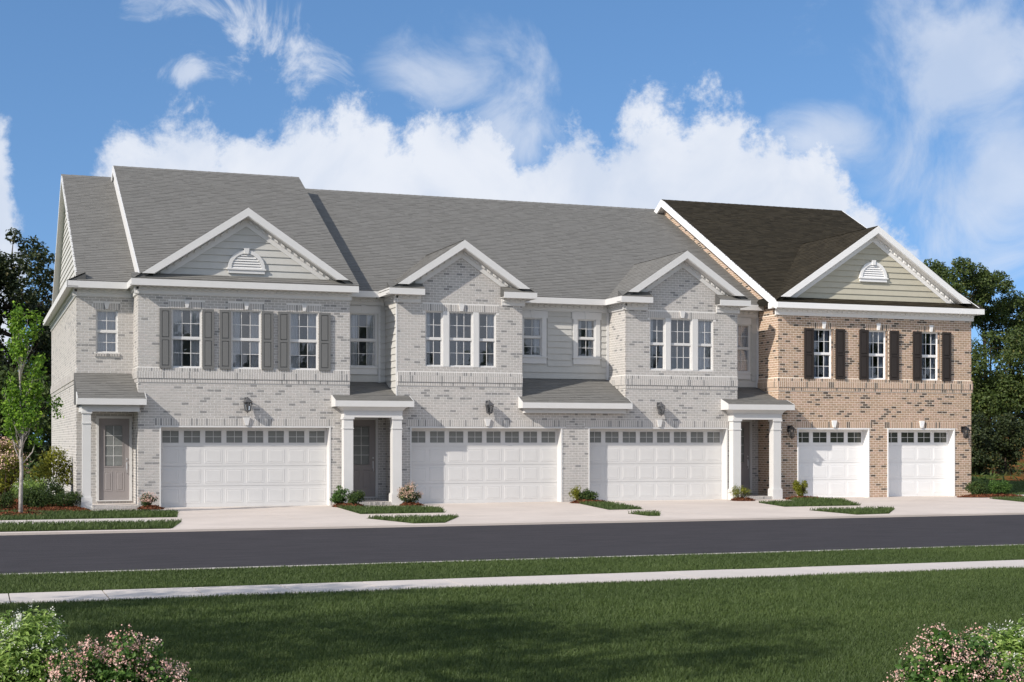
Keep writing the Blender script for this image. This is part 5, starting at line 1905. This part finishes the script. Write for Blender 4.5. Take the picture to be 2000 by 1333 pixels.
# ---- trees behind
TG = 'woodland trees behind the houses'
tree('broadleaf_tree', 1.8, 76, 14, [(0.3, 0, 10.6, 2.2, 2, 2.6), (-2.3, 0, 9.6, 2.4, 2, 2.4), (0, 0, 7, 4.2, 3, 3.6), (-3, 0, 4, 4, 3, 3.5)], 'dark broadleaf tree rising beyond the left gable', 'leaf_dark', .21, 130, 36000, .72, group=TG, trunk_r=.28, limbs=50)
tree('broadleaf_tree', 4.4, 80, 12, [(0, 0, 8.6, 2.6, 2, 3.0), (0, 0, 5, 3.5, 3, 4.0)], 'dark tree half hidden behind the left house wall', 'leaf_dark', .26, 80, 14000, .8, group=TG, trunk_r=.25, limbs=36)
tree('broadleaf_tree', -2.5, 74, 12, [(0, 0, 8.0, 4, 3, 3.6), (1, 0, 4, 4.5, 3, 3.6)], 'dark spreading tree at the left edge of the picture', 'leaf_dark', .26, 90, 16000, .85, group=TG, trunk_r=.28, limbs=36)
tree('broadleaf_tree', 1.2, 70, 6, [(0, 0, 2.6, 4.6, 2.5, 2.6)], 'dark low undergrowth tree behind the left flower bed', 'leaf_mid', .24, 70, 12000, .75, group=TG, trunk_r=.16, limbs=24)
tree('broadleaf_tree', 70.2, 96, 16.2, [(0.24, 0.0, 13.28, 3.6, 2.88, 2.76), (-2.16, 0.0, 11.84, 2.4, 2.4, 1.92)], 'tall open crowned tree above the right gable with stems showing', 'leaf_mid', 0.24, 95, 17000, 0.66, group=TG, trunk_r=.17, multi=5, limbs=60)
tree('broadleaf_tree', 76.2, 98.4, 16.8, [(0.72, 0.0, 13.52, 3.36, 2.64, 2.88), (2.64, 0.0, 11.0, 2.88, 2.4, 2.64)], 'tall open crowned tree at the right edge of the picture', 'leaf_mid', 0.24, 90, 15000, 0.66, group=TG, trunk_r=.17, multi=4, limbs=50)
tree('broadleaf_tree', 65.4, 93.6, 11.4, [(0.0, 0.0, 7.16, 5.04, 3.6, 3.6), (0.0, 0.0, 3.92, 5.28, 3.6, 3.84)], 'dense green tree close behind the right brick corner', 'leaf_mid', 0.24, 120, 30000, 0.96, group=TG, trunk_r=.26, limbs=40)
tree('broadleaf_tree', 72.6, 91.2, 10.8, [(0.0, 0.0, 7.04, 5.04, 3.6, 3.36), (0.0, 0.0, 4.4, 5.04, 3.6, 3.12)], 'dense mid green tree at the right over the meadow', 'leaf_mid', 0.24, 130, 34000, 0.96, group=TG, trunk_r=.26, limbs=50)
tree('broadleaf_tree', 80.4, 94.8, 11.4, [(0.0, 0.0, 7.28, 5.52, 3.6, 3.6), (0.0, 0.0, 4.4, 5.04, 3.6, 3.12)], 'dense green tree on the right picture border', 'leaf_mid', 0.24, 110, 27000, 0.96, group=TG, trunk_r=.26, limbs=40)
tree('broadleaf_tree', 50.4, 66, 3.6, [(0, 0, 2.2, 1.1, 1, 1.3), (0, 0, 1.2, 1.0, 1, .9)], 'small dark tree behind the right corner shrubs', 'leaf_dark', .17, 34, 5200, .45, trunk_r=.07, multi=2, limbs=18)
tree('broadleaf_tree', 52.7, 66.5, 3.5, [(0, 0, 2.1, 1.15, 1, 1.3), (0, 0, 1.1, .9, 1, .9)], 'small dark rounded tree on the edge of the meadow', 'leaf_dark', .17, 34, 5200, .45, trunk_r=.07, multi=2, limbs=18)
tree('broadleaf_tree', 85.2, 96, 9.6, [(0.0, 0.0, 4.88, 4.32, 2.4, 4.08)], 'full green tree just past the right picture border', 'leaf_mid', 0.24, 70, 10000, 0.96, group=TG, trunk_r=.12, limbs=24)
tree('broadleaf_tree', 60.7, 132, 10.8, [(0.0, 0.0, 5.6, 10.8, 3.6, 5.4)], 'far trees showing through behind the right corner', 'leaf_dark', 0.48, 70, 9000, 1.56, trunk_r=.2, limbs=20, group=TG)
# far wood closing the view on both sides
for nm, xs_, lbl in (('far_wood', (-60, 22), 'distant dark wood beyond the left of the row'), ('far_wood', (60, 190), 'distant dark wood beyond the meadow on the right')):
    n = 26000
    P = np.stack([rng.uniform(xs_[0], xs_[1], n), rng.uniform(118, 132, n), rng.random(n) ** .8 * 9.5], 1)
    P[:, 2] *= 0.8 + .2 * np.sin(P[:, 0] * .55) + .12 * np.sin(P[:, 0] * 1.7)
    me = leaf_mesh('far_wood', P, np.tile((0, -.6, .6), (n, 1)), .62, .6, np.clip(rng.normal(.4, .25, n), 0, 1), M['leaf_dark'])
    o_ = link(nm, me, None, kind='stuff')
    o_['label'] = lbl
    o_['category'] = 'wood'

# meadow slope on the right
vs, fs = [], []
nx, ny = 60, 24
for j in range(ny + 1):
    for i in range(nx + 1):
        x = 36 + i * 3.2
        y = 60 + j * 3.0
        z = -0.02 + 2.9 * min(1, max(0, (y - 62) / 34)) ** 1.1 + .12 * sin(x * .3) * sin(y * .21) * min(1, (y - 60) / 10)
        vs.append((x, y, z - .02))
for j in range(ny):
    for i in range(nx):
        a = j * (nx + 1) + i
        fs.append((a, a + 1, a + nx + 2, a + nx + 1))
MB().add(vs, fs).build('hill', M['meadow'], kind='structure', smooth=True)
n = 16000
gx, gy = rng.uniform(40, 80, n), rng.uniform(61, 96, n)
gz = -0.06 + 2.9 * np.clip((gy - 62) / 34, 0, 1) ** 1.1
C = np.stack([gx, gy, gz], 1)
M['meadow_grass'] = leafmat('meadow_grass', [(0, (.05, .08, .015)), (.5, (.09, .12, .025)), (.75, (.14, .10, .03)), (1, (.20, .08, .025))], .2)
tn = np.clip(.5 + .45 * np.sin(gx * .35 + 1.2 * np.sin(gy * .3)) + rng.normal(0, .15, n), 0, 1)
o_ = link('meadow_grass', leaf_mesh('meadow_grass', C, np.tile((0, -1, .2), (n, 1)), .4, .22, tn, M['meadow_grass'], .5), None, kind='stuff')
o_['label'] = 'tall mixed green and rust meadow grass on the right slope'
o_['category'] = 'grass'

# ---- trees beside and behind the viewer: they shade the lawn at the left and show in the window glass
SG = 'trees on the viewer side of the lawn'
tree('shade_tree', -5.6, 11.4, 9, [(0, 0, 5.9, 2.7, 2.3, 1.7)], 'leafy tree standing left of the near lawn', 'leaf_mid', .15, 60, 5200, .62, group=SG, trunk_r=.14)
tree('shade_tree', -5.6, 15.3, 9, [(0, 0, 5.8, 2.6, 1.6, 1.4)], 'leafy tree standing left of the pavement', 'leaf_mid', .13, 46, 2600, .52, group=SG, trunk_r=.12)
tree('shade_tree', -2.9, 9.0, 9, [(0, 0, 6.1, 1.7, 1.9, 1.5)], 'slim leafy tree beside the lower left flowering bush', 'leaf_mid', .14, 36, 2300, .52, group=SG, trunk_r=.10)
for i, (x_, y_, hh_) in enumerate(((6, -26, 1.0), (15, -30, 1.15), (24, -27, .95), (33, -31, 1.2), (43, -28, 1.05), (54, -32, 1.2), (66, -30, 1.1), (76, -31, 1.25), (86, -30, 1.2), (96, -32, 1.2))):
    tree('shade_tree', x_, y_, 11, [(0, 0, 7.4 * hh_, 4.4, 3, 3.6 * hh_), (0, 0, 4.0, 4.4, 3, 3.0)], 'leafy tree number %s in the row behind the viewer, counted from the left' % ('one', 'two', 'three', 'four', 'five', 'six', 'seven', 'eight', 'nine', 'ten')[i], 'leaf_mid', .42, 60, 9500, 1.05, group='trees in the row behind the viewer', trunk_r=.22, limbs=20)
